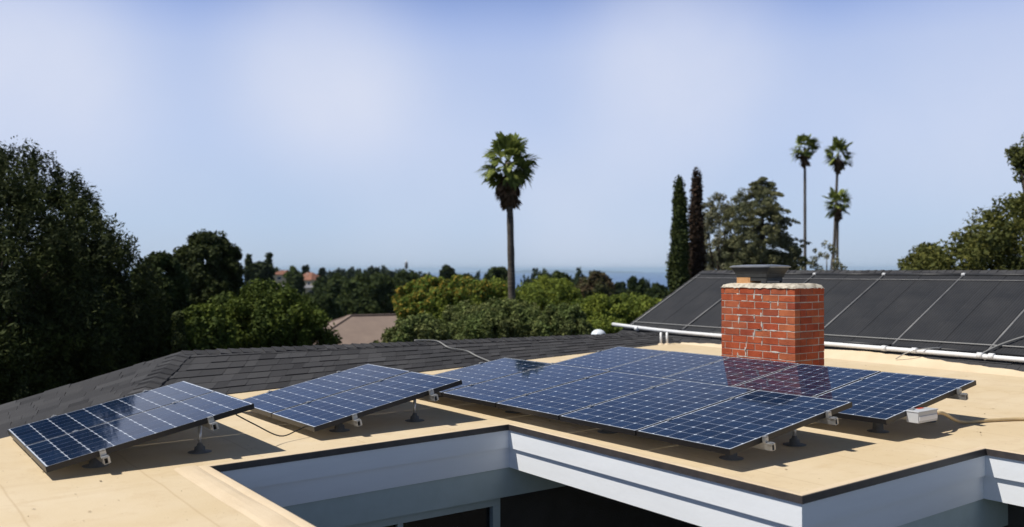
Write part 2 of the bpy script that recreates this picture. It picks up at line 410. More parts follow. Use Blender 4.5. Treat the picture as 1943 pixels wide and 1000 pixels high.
# ---- slope that carries the pool collectors
E0, S = 12.8, .5
def cs(e, n, lift=0): return Vector((e - lift*S/math.hypot(1, S), n, rz(E0, 8) + (e-E0)*S + lift/math.hypot(1, S)))
ERI = 15.62
cr = MB(); shingle_slope(cr, cs(E0-.05, 14.15), cs(E0-.05, -4), cs(ERI, -4), cs(ERI, 14.15), .145, 21); hpart(cr, 'shingle_roof', M['shingle'])
dk = MB(); a, b, c, d = cs(E0-.1, 14.12), cs(E0-.1, -4), cs(ERI, -4), cs(ERI, 14.12)
far = Vector((2.6, 0, -1.3)); dk.face([a, b, c, d]); dk.face([d, c, c+far, d+far]); dk.face([a, d, d+far, a+Vector((5.4, 0, -.02))])
hpart(dk, 'roof_deck', M['underlay'])
rc2 = MB(); ridge_caps(rc2, cs(ERI, -4), cs(ERI, 14.15), (-1, 0, -S), (1, 0, -S), .15, .15, 31, .012); hpart(rc2, 'ridge_caps', M['shingle'])
# the cream coating laps a little way up this slope, with an uneven edge
lap = MB(); prev = None
pts = [(-4, .05), (3, .05), (5.0, .03), (5.9, .05), (6.8, .12), (7.4, .18), (8.0, .2), (8.6, .22), (9.6, .18), (10.6, .12), (11.4, .08), (12.3, .03)]
r_ = random.Random(5); fine = []
for (n0, w0), (n1, w1_) in zip(pts[:-1], pts[1:]):
    for j in range(6):
        t = j/6; fine.append((n0+(n1-n0)*t, w0+(w1_-w0)*t + r_.uniform(-.012, .012)))
for (n0, w0), (n1, w1_) in zip(fine[:-1], fine[1:]):
    lap.face([cs(E0-.08, n0, .03), cs(E0-.08, n1, .03), cs(E0+w1_, n1, .03), cs(E0+w0, n0, .03)])
hpart(lap, 'coating_lap', M['lip'])

# ---- brick chimney
ch = MB(); ex, ny, DX, DY = 9.2, 6.86, .58, 1.15
TOPZ = 1.318; zb = rz(ex, ny)
rb = random.Random(12); cz = .0885; bl = .243; nrow = int((TOPZ-zb+.05)/cz)+1
r0 = MB()
def brick(mb, c, sx, sy, sz):
    x, y, z = c; j = lambda: rb.uniform(-.0022, .0022); mb.box((x-sx/2+j(), y-sy/2+j(), z-sz/2+j()), (x+sx/2+j(), y+sy/2+j(), z+sz/2+j()))
for k in range(nrow):
    z = TOPZ - cz*(k+.5); g = .0105
    if z < zb-.03: break
    off = 0 if k % 2 else bl/2
    for side in (0, 1):                # long faces, normal -x then +x
        fx = ex+.05 if side == 0 else ex+DX-.05
        y = ny - (bl - off if off else 0)
        while y < ny+DY-.01:
            a = max(y, ny); b = min(y+bl, ny+DY)
            a_ = a + (g/2 if a > ny+.01 else 0); b_ = b - (g/2 if b < ny+DY-.01 else 0)
            if b_-a_ > .02: brick(r0, (fx, (a_+b_)/2, z), .1, b_-a_, cz-g)
            y += bl
    for side in (0, 1):                # short faces
        fy = ny+.05 if side == 0 else ny+DY-.05
        x = ex+.1 + (0 if off else -bl/2)
        while x < ex+DX-.1:
            a = max(x, ex+.1); b = min(x+bl, ex+DX-.1)
            if b-a > .03: brick(r0, ((a+b)/2, fy, z), b-a-g, .1, cz-g)
            x += bl
chim = hpart(r0, 'chimney', M['brick'], .003)
chim['label'] = 'red brick chimney with pale crumbling mortar joints'
mo = MB(); mo.box((ex+.0045, ny+.0045, zb-.05), (ex+DX-.0045, ny+DY-.0045, TOPZ-.004)); mo.build('mortar_joints', M['mortar'], chim)
# smeared light mortar patches standing just proud of the bricks
sm = MB()
for _ in range(34):
    yy = ny + rb.uniform(.05, DY-.12); kk = rb.randint(1, nrow-1); zz = TOPZ-cz*kk + rb.uniform(-.004, .004); w = rb.uniform(.04, .16); hh = rb.uniform(.006, .012)
    n = 7; ring = [(ex-.0025, yy + w/2*math.cos(2*math.pi*i/n)*rb.uniform(.7, 1.1), zz + hh*math.sin(2*math.pi*i/n)*rb.uniform(.6, 1.2)) for i in range(n)]
    sm.face(ring[::-1])
for _ in range(16):
    yy = ny + rb.choice((.25, .5, .62, .75, .87))+rb.uniform(-.01, .01); zz = TOPZ - rb.uniform(.1, 1.0); w = rb.uniform(.006, .012); hh = rb.uniform(.03, .055)
    n = 7; ring = [(ex-.0025, yy + w*math.cos(2*math.pi*i/n)*rb.uniform(.7, 1.2), zz + hh*math.sin(2*math.pi*i/n)*rb.uniform(.6, 1.2)) for i in range(n)]
    sm.face(ring[::-1])
sm_o = sm.build('smeared_mortar', simple('pale_fresh_mortar', (.66, .62, .56), .9, 0, (.5, .45, .38), 20, bump=.5), chim); sm_o['kind'] = 'stuff'
# lumpy mortar crown
bm = bmesh.new(); nx_, ny_ = 22, 34; vs = {}
for i in range(nx_+1):
    for j in range(ny_+1):
        u, v = i/nx_, j/ny_; x = ex-.012 + (DX+.024)*u; y = ny-.012+(DY+.024)*v
        edge = min(u*DX, (1-u)*DX, v*DY, (1-v)*DY)
        z = TOPZ + .006 + .045*min(1, (edge/.10))**.5 + rb.uniform(-.003, .003) + .004*math.sin(9*x+3)*math.sin(13*y)
        if edge <= 0: z = TOPZ - .002 - rb.uniform(0, 1)**3*.014
        vs[i, j] = bm.verts.new((x + rb.uniform(-.004, .004), y + rb.uniform(-.004, .004), z))
for i in range(nx_):
    for j in range(ny_): bm.faces.new((vs[i, j], vs[i+1, j], vs[i+1, j+1], vs[i, j+1]))
me = bpy.data.meshes.new('mortar_crown'); bm.to_mesh(me); bm.free()
for p in me.polygons: p.use_smooth = True
link('mortar_crown', me, chim, [M['crown']])
fl = MB(); fx, fy, fz = ex+.20, ny+.86, TOPZ+.05
for a0, a1 in (((fx-.11, fy-.11), (fx+.11, fy-.088)), ((fx-.11, fy+.088), (fx+.11, fy+.11)), ((fx-.11, fy-.088), (fx-.088, fy+.088)), ((fx+.088, fy-.088), (fx+.11, fy+.088))):
    fl.box((*a0, fz-.04), (*a1, fz+.085))
fl.build('clay_flue', M['clay'], chim, .006)
# metal chimney cap: skirt, sloping lid
cp = MB(); cx, cy, c0 = ex+.26, ny+.73, TOPZ+.11
def ringed(mb, levels, m=0):
    rings = []
    for hx, hy, z, rr in levels:
        n = 6; pts = []
        for (sx, sy, a0) in ((1, 1, 0), (-1, 1, 90), (-1, -1, 180), (1, -1, 270)):
            for i in range(n):
                a = R(a0 + 90*i/(n-1)); pts.append((cx+sx*(hx-rr)+rr*math.cos(a), cy+sy*(hy-rr)+rr*math.sin(a), z))
        rings.append(pts)
    for p, q in zip(rings[:-1], rings[1:]):
        L_ = len(p)
        for i in range(L_): mb.face([p[i], p[(i+1) % L_], q[(i+1) % L_], q[i]], m)
    mb.face(rings[-1], m)
ringed(cp, [(.165, .235, c0-.03, .02), (.165, .235, c0+.015, .02), (.175, .25, c0+.02, .02), (.18, .26, c0+.06, .02), (.205, .305, c0+.125, .03), (.21, .31, c0+.14, .03)], 0)
ringed(cp, [(.222, .33, c0+.141, .04), (.226, .335, c0+.152, .04), (.20, .30, c0+.168, .04), (.09, .16, c0+.178, .04)], 1)
cp.build('chimney_cap', [M['galv'], M['galvtop']], chim)
for sx in (-1, 1):
    for sy in (-1, 1):
        lg = MB(); lg.box((cx+sx*.15-.012, cy+sy*.21-.012, TOPZ+.03), (cx+sx*.15+.012, cy+sy*.21+.012, c0)); lg.build('cap_bracket', M['galv'], chim)

# ------------------------------------------------------------------ SOLAR PANELS
PL, PW, GAP = 1.65, 1.002, 1.0176
def cell_mesh():
    mb = MB(); t = .0012
    mb.box((.006, .006, -.006), (PL-.006, PW-.006, -.0015), 0)
    mx, my, px, py = .016, .016, (PL-.032)/10, (PW-.032)/6; g = .0040; c = .0120
    for i in range(10):
        for j in range(6):
            x0, y0, x1, y1 = mx+i*px+g/2, my+j*py+g/2, mx+(i+1)*px-g/2, my+(j+1)*py-g/2
            mb.face([(x0+c, y0, -.0009), (x1-c, y0, -.0009), (x1, y0+c, -.0009), (x1, y1-c, -.0009), (x1-c, y1, -.0009), (x0+c, y1, -.0009), (x0, y1-c, -.0009), (x0, y0+c, -.0009)], 1)
    return mb
def frame_mesh():
    mb = MB(); h = .046
    mb.box((0, 0, -h), (PL, .007, 0)); mb.box((0, PW-.007, -h), (PL, PW, 0)); mb.box((0, .007, -h), (.007, PW-.007, 0)); mb.box((PL-.007, .007, -h), (PL, PW-.007, 0))
    # highlight on the frame's top edge, put in as paler strips
    e = .0035
    mb.box((.001, .001, .0002), (PL-.001, .001+e, .001), 1); mb.box((.001, PW-.001-e, .0002), (PL-.001, PW-.001, .001), 1)
    mb.box((.001, .001+e, .0002), (.001+e, PW-.001-e, .001), 1); mb.box((PL-.001-e, .001+e, .0002), (PL-.001, PW-.001-e, .001), 1)
    mb.box((.007, .007, -.0065), (PL-.007, PW-.007, -.0062), 2)       # rear sheet
    return mb
arrays = {  # low-back corner e, n, top height low, top height high, twist, number of panels
 1: (1.1632, 9.6397, .0622, .397, .0047, 2), 2: (3.3667, 9.7835, .1129, .4231, .0166, 2),
 3: (5.313, 9.7004, .1722, .3899, .02, 5), 4: (7.2636, 9.6113, .2182, .4412, .022, 5)}
def frames(k):
    e, n, zl, zh, t, cnt = arrays[k]; r = zh-zl; c = math.sqrt(PL*PL-r*r)
    a = Vector((math.cos(t), math.sin(t), 0)); b = Vector((math.sin(t), -math.cos(t), 0))
    X = (a*c + Vector((0, 0, r)))/PL; Y = -b; Z = X.cross(Y)
    def mtx(o): return Matrix(((X.x, Y.x, Z.x, o.x), (X.y, Y.y, Z.y, o.y), (X.z, Y.z, Z.z, o.z), (0, 0, 0, 1)))
    return Vector((e, n, zl)), a, b, c, r, mtx, cnt
labels = {
 1: ['farther panel of the leftmost pair, a dark tree mirrored in its low corner',
     'nearer panel of the leftmost pair, at the lower left of the roof'],
 2: ['farther panel of the second pair from the left, next to the dark shingle slope',
     'nearer panel of the second pair from the left'],
 3: ['farthest panel of the front row of five, partly behind the second pair',
     'second farthest panel of the front row of five',
     'middle panel of the front row of five',
     'second nearest panel of the front row of five',
     'nearest panel of the front row of five, closest to the courtyard edge'],
 4: ['farthest panel of the back row of five, near the two white posts',
     'second farthest panel of the back row of five, left of the chimney reflection',
     'middle panel of the back row of five, directly before the chimney mirroring its bricks',
     'second nearest panel of the back row of five, one half mirroring the dark chimney side',
     'rightmost panel of the back row of five, above the grey electrical box']}
proto = None; GRP = 'blue solar panels on the flat roof'
for k in arrays:
    p0, a, b, c, r, mtx, cnt = frames(k)
    for i in range(cnt):
        o = p0 + b*(GAP*i + PW - .006)
        if proto is None:
            proto = thing('solar_panel', labels[k][i], 'solar panel', group=GRP); t = proto
            frame_mesh().build('frame', [M['frame'], M['edge'], M['backsheet']], proto); cell_mesh().build('cell_sheet', [M['backsheet'], M['cell']], proto)
        else:
            t = copy_tree(proto); t['label'] = labels[k][i]
        mo_ = mtx(o)
        jit = Matrix.Rotation(rnd.uniform(-.0022, .0022), 4, 'X') @ Matrix.Rotation(rnd.uniform(-.0012, .0012), 4, 'Y')
        t.matrix_world = mo_ @ jit

def rack(k, label):
    p0, a, b, c, r, mtx, cnt = frames(k)
    length = GAP*(cnt-1) + PW
    org = p0 + b*length; base = Vector((org.x, org.y, rz(org.x, org.y)))
    t = thing('panel_rack', label, 'mounting rack', base, group='aluminium racks under the solar panels')
    MM = Matrix.Translation(-base) @ mtx(org)
    def P(x, y, z): return MM @ Vector((x, y, z))
    for u in (.245, .765):
        x = u*PL; m = MB(); w, h, z0 = .034, .052, -.048
        def bx(x0, y0, z0_, x1, y1, z1_, mm=0): m.box((x0, y0, z0_), (x1, y1, z1_), mm, MM)
        ya, yb_ = -.085, length+.05
        bx(x-w/2, ya, z0-h, x-w/2+.004, yb_, z0); bx(x+w/2-.004, ya, z0-h, x+w/2, yb_, z0)
        bx(x-w/2+.004, ya, z0-.004, x+w/2-.004, yb_, z0); bx(x-w/2+.004, ya, z0-h, x+w/2-.004, yb_, z0-h+.004)
        bx(x-w/2+.0045, ya+.02, z0-h+.0045, x+w/2-.0045, yb_-.02, z0-.0045, 1)  # near-black block filling the rail, in place of the shade inside it
        rail = m.build('rail', [M['alu'], M['hollow_shade']], t)
        # end clamps
        for yy, s in ((-.002, -1), (length+.002, 1)):
            q = MB()
            q.box((x-.022, min(yy, yy+s*.028), -.048), (x+.022, max(yy, yy+s*.028), -.002), 0, MM)
            q.box((x-.022, min(yy-s*.012, yy+s*.028), .0015), (x+.022, max(yy-s*.012, yy+s*.028), .006), 0, MM)
            q.box((x-.028, min(yy+s*.035, yy+s*.075), -.048), (x+.028, max(yy+s*.035, yy+s*.075), -.040), 0, MM)
            q.box((x-.019, min(yy+s*.04, yy+s*.083), -.098), (x-.0175, max(yy+s*.04, yy+s*.083), -.041), 0, MM)
            q.box((x+.0175, min(yy+s*.04, yy+s*.083), -.098), (x+.03, max(yy+s*.04, yy+s*.083), -.045), 0, MM)
            q.lathe([(.0075, .006), (.0075, .013)], 8, (0, 0, 0))
            for vi in range(len(q.v)-16, len(q.v)):
                v = Vector(q.v[vi]); q.v[vi] = tuple(MM @ (v + Vector((x, yy+s*.02, 0))))
            q.build('end_clamp', M['alu'], t, .0015)
        for i in range(1, cnt):
            y = GAP*i - (GAP-PW)/2; q = MB()
            q.box((x-.022, y-.022, .0013), (x+.022, y+.022, .0055), 0, MM); q.box((x-.02, y-.010, -.048), (x+.02, y+.010, .001), 0, MM); q.box((x-.006, y-.006, .0055), (x+.006, y+.006, .013), 0, MM)
            q.build('mid_clamp', M['alu'], t)
        ys = [.33, length-.33] if cnt == 2 else [.33 + (length-.66)*j/3 for j in range(4)]
        for y in ys:
            top = P(x, y, z0-h); wx, wy = top.x+base.x, top.y+base.y; g = rz(wx, wy) - base.z
            if top.z - g > .16:
                po = MB(); po.tube([(top.x, top.y, g+.01), (top.x, top.y, top.z-.004)], .016, 10); po.build('post', M['alu'], t)
                ft = MB(); ft.lathe([(.10, .001), (.10, .004), (.048, .009), (.044, .045), (.028, .055), (.02, .075), (.016, .08)], 18, (top.x, top.y, g)); ft.build('foot', M['boot'], t)
            else:
                hh = max(.02, top.z-g-.002); ft = MB(); ft.lathe([(.10, .001), (.10, .004), (.05, .008), (.046, max(.012, hh*.55)), (.03, max(.014, hh*.6)), (.028, hh)], 18, (top.x, top.y, g)); ft.build('foot', M['boot'], t)
    return t
rack(1, 'aluminium rack with slim posts under the leftmost pair of panels')
rack(2, 'aluminium rack with slim posts under the second pair of panels from the left')
rack(3, 'aluminium rack under the front row of five panels')
rack(4, 'aluminium rack under the back row of five panels before the chimney')

# ------------------------------------------------------------------ wiring and small things on the roof
def at_roof(px, py, dz=0):
    d = _F2 + _R3*((px-971.5)/FPX) + _U3*((500-py)/FPX)
    t = (-.0125*5-.0054*7+dz-CAM_H)/(d.z-.0125*d.x-.0054*d.y); return Vector((0, 0, CAM_H)) + d*t
def smooth_path(pts, n=6):
    pts = [Vector(p) for p in pts]; out = []
    for i in range(len(pts)-1):
        p0, p1, p2, p3 = pts[max(i-1, 0)], pts[i], pts[i+1], pts[min(i+2, len(pts)-1)]
        for j in range(n):
            t = j/n; out.append(.5*((2*p1)+(-p0+p2)*t+(2*p0-5*p1+4*p2-p3)*t*t+(-p0+3*p1-3*p2+p3)*t**3))
    out.append(pts[-1]); return out
def run(name, pts, rad, mat, label, cat, n=8, group=None, sm=6):
    m = MB(); m.tube(smooth_path(pts, sm), rad, n); o = m.build(name, mat); return tag(o, label, cat, group)
# black lead from the first pair to the second
f1 = frames(1); c1 = f1[5](f1[0]+f1[2]*(GAP+PW)); f2 = frames(2); c2 = f2[5](f2[0]+f2[2]*(GAP+PW))
s0 = c1 @ Vector((1.5, .06, -.06)); s3 = c2 @ Vector((.03, .25, -.03))
run('cable', [s0, s0.lerp(s3, .25)+Vector((0, 0, -.06)), s0.lerp(s3, .6)+Vector((0, 0, -.13)), s0.lerp(s3, .85)+Vector((0, 0, -.06)), s3], .006, M['cable'], 'black cable sagging between the first and second pair of panels', 'cable')
# grey hose lying down the shingles
sb_n = (B1-B0).cross(A3-B0).normalized()
hp = [on_plane(px, py, B0+Vector((0, 0, .035)), sb_n) for px, py in ((806, 646), (828, 647), (852, 660), (885, 666), (905, 676), (934, 688))]
hp[0] = hp[1] + Vector((-.35, .1, .02))
run('hose', hp, .013, M['hose'], 'thin grey hose trailing over the shingle ridge down to the panels', 'hose')

# grey electrical box at the corner of the back row
d = _F2 + _R3*((1750-971.5)/FPX) + _U3*((500-789)/FPX)
nb = frames(4)[0].y - (4*GAP+PW) - .045
bxp = Vector((0, 0, CAM_H)) + d*(nb/d.y)
eb = thing('electrical_box', 'light grey metal electrical box under the right end of the back row', 'electrical box', (bxp.x, bxp.y, rz(bxp.x, bxp.y)))
bz = bxp.z - eb.location.z
q = MB(); q.box((-.16, -.055, bz-.048), (.16, .06, bz+.046)); q.build('housing', M['greybox'], eb, .004)
q = MB(); q.box((-.165, -.062, bz+.047), (.165, .065, bz+.058)); q.build('lid', M['greybox'], eb, .003)
q = MB(); q.box((-.15, -.062, bz-.028), (.15, -.0565, bz+.012)); q.build('label_plate', M['white'], eb, .002)
q = MB(); q.box((.0, .03, bz+.0595), (.09, .058, bz+.061)); q.build('warning_sticker', M['red'], eb)
q = MB(); q.lathe([(.022, 0), (.022, .03), (.017, .032), (.017, .07)], 12)
q.v = [(.166+z, y, bz+x) for x, y, z in q.v]; q.build('conduit_fitting', M['red'], eb)
q = MB(); q.box((-.12, .061, bz+.01), (.04, .2, bz+.03)); q.build('mounting_bracket', M['alu'], eb)
st = Vector((bxp.x+.245, bxp.y, bxp.z))
run('conduit', [st, st+Vector((.12, 0, -.012)), at_roof(1822, 800, .03), at_roof(1868, 798, .02), at_roof(1905, 796, .02), at_roof(1943, 795, .02), at_roof(2060, 797, .02)], .017, M['conduit'], 'cream painted conduit leaving the grey box and running right along the roof', 'conduit', 10)
# low wooden sleeper under the conduit is omitted; second thin pipe
# pair of white posts carrying the pool pipe's left end
bp0 = Vector((12.36, 12.24, 0))
for i, (dx, dy) in enumerate(((.0, .0), (.10, -.06))):
    x, y = bp0.x+dx, bp0.y+dy; z = rz(x, y)
    t = thing('pipe_support', ['left white post of the two standing where the shingles meet the cream roof', 'right white post of the two standing where the shingles meet the cream roof'][i], 'post', (x, y, z), group='white posts below the pool pipe')
    q = MB(); q.tube([(0, 0, .0), (0, 0, .235)], .022, 10); q.build('pipe', M['pvc'], t)
    q = MB(); q.lathe([(.07, .001), (.06, .012), (.03, .03)], 12); q.build('flashing', M['lip'], t)
# skylight dome beyond the ridge
sx, sy = spot(1135, 19.0); sz = height(636, 19.0)
t = thing('skylight', 'small milky skylight dome just showing over the shingle ridge', 'skylight', (sx, sy, sz-.16))
q = MB(); q.lathe([(.2*math.cos(R(a)), .16+.17*math.sin(R(a))) for a in range(0, 86, 12)], 20); q.v = [(x_*.78, y_*.78, .16+(z_-.16)*.72) for x_, y_, z_ in q.v]; q.build('dome', M['dome'], t)
q = MB(); q.lathe([(.15, -.5), (.15, .13), (.168, .135), (.168, .16)], 20); q.build('curb', M['galv'], t)

lr = np.random.RandomState(3); lq = []
for _ in range(260):
    if lr.uniform() < .5: x, y = lr.uniform(-3, 2.0), lr.uniform(2, 10)
    else: x, y = lr.uniform(5.6, 12.4), lr.uniform(4.1, 11.5)
    a, s_ = lr.uniform(0, 6.28), lr.uniform(.006, .02); z = rz(x, y)+.004
    ca, sa_ = math.cos(a)*s_, math.sin(a)*s_
    lq.append([(x-ca, y-sa_, z), (x+sa_*.4, y-ca*.4, z+lr.uniform(0, .006)), (x+ca, y+sa_, z+.002), (x-sa_*.4, y+ca*.4, z+lr.uniform(0, .006))])
tag(quad_mesh('leaf_litter', np.array(lq), island_mat('dry_leaf_bits', [(.12, .07, .03), (.22, .14, .07), (.07, .045, .025)], .9)), kind='stuff')
# ------------------------------------------------------------------ POOL COLLECTORS
def collector_mesh(w=1.43, x0=0, x1=2.4):
    """local: x up the slope, y across (towards -n), z normal"""
    n = 96; bm = MB(); prev = None
    for i in range(n+1):
        y = w*i/n; z = .014 + .0055*abs(math.sin(math.pi*i/3.0)) - (.006 if i % 16 == 0 else 0)
        cur = (y, z)
        if prev: bm.face([(x0, prev[0], prev[1]), (x1, prev[0], prev[1]), (x1, y, z), (x0, y, z)][::-1])
        prev = cur
    bm.face([(x0, 0, 0), (x0, 0, .014), (x1, 0, .014), (x1, 0, 0)]); bm.face([(x0, w, 0), (x1, w, 0), (x1, w, .014), (x0, w, .014)])
    return bm
csl = math.hypot(1, S); XA = Vector((1/csl, 0, S/csl)); YA = Vector((0, -1, 0)); ZA = XA.cross(YA)
ZA = -ZA if ZA.z < 0 else ZA
def cmat(o): return Matrix(((XA.x, YA.x, ZA.x, o.x), (XA.y, YA.y, ZA.y, o.y), (XA.z, YA.z, ZA.z, o.z), (0, 0, 0, 1)))
seams = [13.97, 12.47, 10.98, 9.50, 8.03, 6.56, 5.09, 3.62]
clab = ['pool heating collector at the far left end of the dark pitched roof',
 'pool heating collector second from the left, partly hidden by the chimney',
 'pool heating collector directly behind the brick chimney',
 'pool heating collector whose left edge the chimney hides',
 'second pool heating collector right of the chimney',
 'second pool heating collector from the right picture edge, crossed by the thin grey tube',
 'pool heating collector cut off by the right picture edge']
for i in range(7):
    o = cs(13.22, seams[i]-.02, .03)
    t = thing('pool_collector', clab[i], 'solar collector', group='black pool heating collectors on the pitched roof')
    t.matrix_world = cmat(o)
    if i == 0:
        collector_mesh().build('absorber_mat', M['poolmat'], t)
        for x in (-.03, 2.43): q = MB(); q.tube([(x, .0, .02), (x, 1.44, .02)], .026, 10); q.build('header_pipe', M['poolmat'], t)
        q = MB(); q.tube([(0, 1.462, .018), (2.4, 1.462, .018)], .018, 8); q.build('edge_tube', M['strap'], t)
        q = MB(); q.tube([(2.43, 1.43, .022), (2.43, 1.495, .022)], .032, 12); q.build('coupling', M['greybox'], t)
        base_c = t
    else:
        for chd in list(base_c.children):
            c_ = chd.copy(); col.objects.link(c_); c_.parent = t
q = MB(); q.tube([cs(13.22, 13.99, .04), cs(15.36, 13.99, .04)], .016, 8); tag(q.build('edge_pipe', M['hose']), 'grey pipe along the left edge of the leftmost pool collector', 'pipe')
run('strap', [cs(13.36, 14.02, .065), cs(13.35, 10, .062), cs(13.36, 6, .066), cs(13.36, 2.2, .062)], .011, M['hose'], 'thin grey tube crossing the foot of all the pool collectors', 'pipe')
run('strap', [cs(15.2, 14.02, .062), cs(15.2, 9, .06), cs(15.2, 2.2, .062)], .007, M['strap'], 'dark strap crossing the top of all the pool collectors', 'strap')
run('hose', [cs(13.12, 6.55, .09), cs(13.35, 6.42, .09), cs(13.62, 6.2, .075), cs(13.78, 5.95, .07), cs(13.85, 5.5, .07), cs(13.95, 5.0, .07)], .014, M['hose'], 'grey hose curling up over the collectors at the right picture edge', 'hose')
pipe = thing('pool_pipe', 'long white plastic pipe below the pool collectors', 'pipe', (13.1, 14, .3))
iv = Matrix.Translation((-13.1, -14, -.3))
pp = smooth_path([cs(13.17, 14.42, .10), cs(13.08, 12.4, .085), cs(13.07, 9, .08), cs(13.05, 6, .075), cs(13.02, 3, .07), cs(13.0, 1.5, .07)], 4)
q = MB(); q.tube([iv @ p for p in pp], .036, 14); q.build('pipe', M['pvc'], pipe)
for n_ in (13.62, 11.0, 8.05, 7.55, 6.56, 6.4, 5.1):
    q = MB(); c_ = cs(13.06 + (.04 if n_ > 12.5 else 0), n_, .085); q.tube([iv @ (c_+Vector((0, .04, 0))), iv @ (c_-Vector((0, .04, 0)))], .045, 14); q.build('pipe_coupling', M['pvc'], pipe)
for n_ in (9.5, 6.5):
    q = MB(); c_ = cs(13.06, n_, .02); q.beam(iv @ c_, iv @ (c_ + Vector((0, 0, .09))), .03, .05, 0, (1, 0, 0)); q.build('pipe_bracket', M['alu'], pipe)
run('cable', [cs(12.86, 7.75, .05), cs(12.95, 7.5, .16), cs(13.2, 7.2, .08)], .008, M['alu'], 'short bright wire bent over the white pool pipe', 'cable')

# ------------------------------------------------------------------ TERRAIN AND SEA
def terr(x, y):
    d = math.hypot(x-5, y-5)
    pts = [(0, -3.2), (19, -3.2), (50, -7.5), (110, -17), (400, -34), (1500, -75), (3200, -104), (5200, -122), (1e9, -122)]
    z = -3.2
    for (a, za), (b, zb_) in zip(pts[:-1], pts[1:]):
        if a <= d <= b: z = za + (zb_-za)*(d-a)/(b-a); break
    hx, hy = spot(560, 420); q = ((x-hx)**2 + (y-hy)**2)/(170**2); z += 26*math.exp(-q)
    return z
tm = MB(); radii = [0, 8, 14, 20, 30, 42, 60, 85, 120, 170, 230, 300, 360, 420, 500, 600, 800, 1200, 1800, 2600, 3400, 4400, 5200]; na = 96
for r_i in radii:
    for j in range(na):
        a = 2*math.pi*j/na; x, y = 5+r_i*math.cos(a), 5+r_i*math.sin(a); tm.v.append((x, y, terr(x, y)))
for i in range(len(radii)-1):
    for j in range(na):
        a, b = i*na+j, i*na+(j+1) % na; tm.f.append((a, b, b+na, a+na)); tm.m.append(0); tm.sm.append(True)
M['ground'] = simple('dry_grass_and_earth', (.07, .065, .035), .95, 0, (.035, .05, .02), .15, .4, .6, bump=.5, bs=2)
tag(tm.build('ground', M['ground']), kind='structure')
m, nt, b = new_mat('sea_water'); b.inputs['Base Color'].default_value = (.06, .13, .28, 1); b.inputs['Roughness'].default_value = .4; b.inputs['IOR'].default_value = 1.2
bp = nt.nodes.new('ShaderNodeBump'); bp.inputs['Strength'].default_value = .6; bp.inputs['Distance'].default_value = 3
nt.links.new(noise(nt, .05, 4, .6), bp.inputs['Height']); nt.links.new(bp.outputs[0], b.inputs['Normal']); M['sea'] = m
sea = MB(); ns = 64; SR = 38000
sea.face([(SR*math.cos(2*math.pi*i/ns), SR*math.sin(2*math.pi*i/ns), -115) for i in range(ns)])
tag(sea.build('sea', M['sea']), kind='structure')
# far coastal hills across the water
M['hill'] = simple('bare_coastal_hills', (.04, .06, .06), .95, 0, (.05, .06, .06), .0004)
hm = MB(); rh = random.Random(3); rows_ = []
for k, DD in enumerate((30000, 31500, 33500)):
    row = []
    for i in range(121):
        px = 560 + 780*i/120; x, y = spot(px, DD)
        h_ = 0 if k != 1 else (120*math.exp(-((px-1040)/75)**2) + 85*math.exp(-((px-1150)/60)**2) + 75*math.exp(-((px-700)/60)**2) + 40*math.exp(-((px-900)/120)**2) + 14*math.sin(px*.09) + 8*math.sin(px*.31+1))
        row.append((x, y, -118 + (max(0, h_)*.8+6 if k == 1 else 0)))
    rows_.append(row)
for a_, b_ in zip(rows_[:-1], rows_[1:]):
    for i in range(120): hm.face([a_[i], a_[i+1], b_[i+1], b_[i]], 0, True)
tag(hm.build('distant_hills', M['hill']), kind='structure')

# ------------------------------------------------------------------ TREES
nprs = np.random.RandomState(11)
def leaf_quads(cent, rad, per, size, asp=.6, zs=1.0, rs=nprs):
    """cent (n,3), rad (n,), per leaves each; size of a leaf; zs stretches clumps in height"""
    n = len(cent); c = np.repeat(cent, per, 0); r = np.repeat(rad, per)
    d = rs.normal(size=(n*per, 3)); d /= np.linalg.norm(d, axis=1)[:, None]
    rr = r*rs.uniform(.25, 1, n*per)**.55; off = d*rr[:, None]; off[:, 2] *= zs
    p = c + off
    nrm = d*.8 + rs.normal(size=d.shape)*.75 + np.array([0, 0, .35]); nrm /= np.linalg.norm(nrm, axis=1)[:, None]
    t = np.cross(nrm, rs.normal(size=d.shape)); t /= np.linalg.norm(t, axis=1)[:, None]; b_ = np.cross(nrm, t)
    s = size*(.45+1.3*rs.uniform(0, 1, n*per)**1.6); t *= s[:, None]; b_ *= (s*asp)[:, None]
    return np.stack([p-t, p-b_*.9, p+t, p+b_*.9], 1)
def crown_points(n, cx, cy, z0, z1, rx, shape, rs, lump=.25):
    ph = rs.uniform(0, 6.28, 8); out = []
    t = rs.uniform(0, 1, n*3); a = rs.uniform(0, 2*math.pi, n*3)
    prof = shape(t); keep = rs.uniform(0, 1, n*3) < np.maximum(.15, prof); t, a, prof = t[keep][:n], a[keep][:n], prof[keep][:n]
    l = 1 + lump*(np.sin(2*a+ph[0]+5*t)*.5 + np.sin(3*a+ph[1]-7*t)*.4 + np.sin(5*a+ph[2]+11*t)*.3)
    rr = rx*prof*l*(.35+.65*rs.uniform(0, 1, len(t))**.45)
    lx = cx if shape is column else 0; ly = cy if shape is column else 0      # columns lean from the foot
    return np.stack([cx-lx*(1-t)+rr*np.cos(a), cy-ly*(1-t)+rr*np.sin(a), z0+(z1-z0)*t], 1)
ell = lambda t: np.sqrt(np.maximum(0, 1-(2*np.clip(t, 0, 1)-1)**2))
dome = lambda t: np.clip(np.sqrt(np.maximum(0, 1-(np.clip(t, 0, 1))**2.2))*(.75+.25*np.minimum(1, t*4)), 0, 1)
column = lambda t: np.minimum(1, .7+1.2*t)*np.maximum(0, 1-t**1.8)**.75
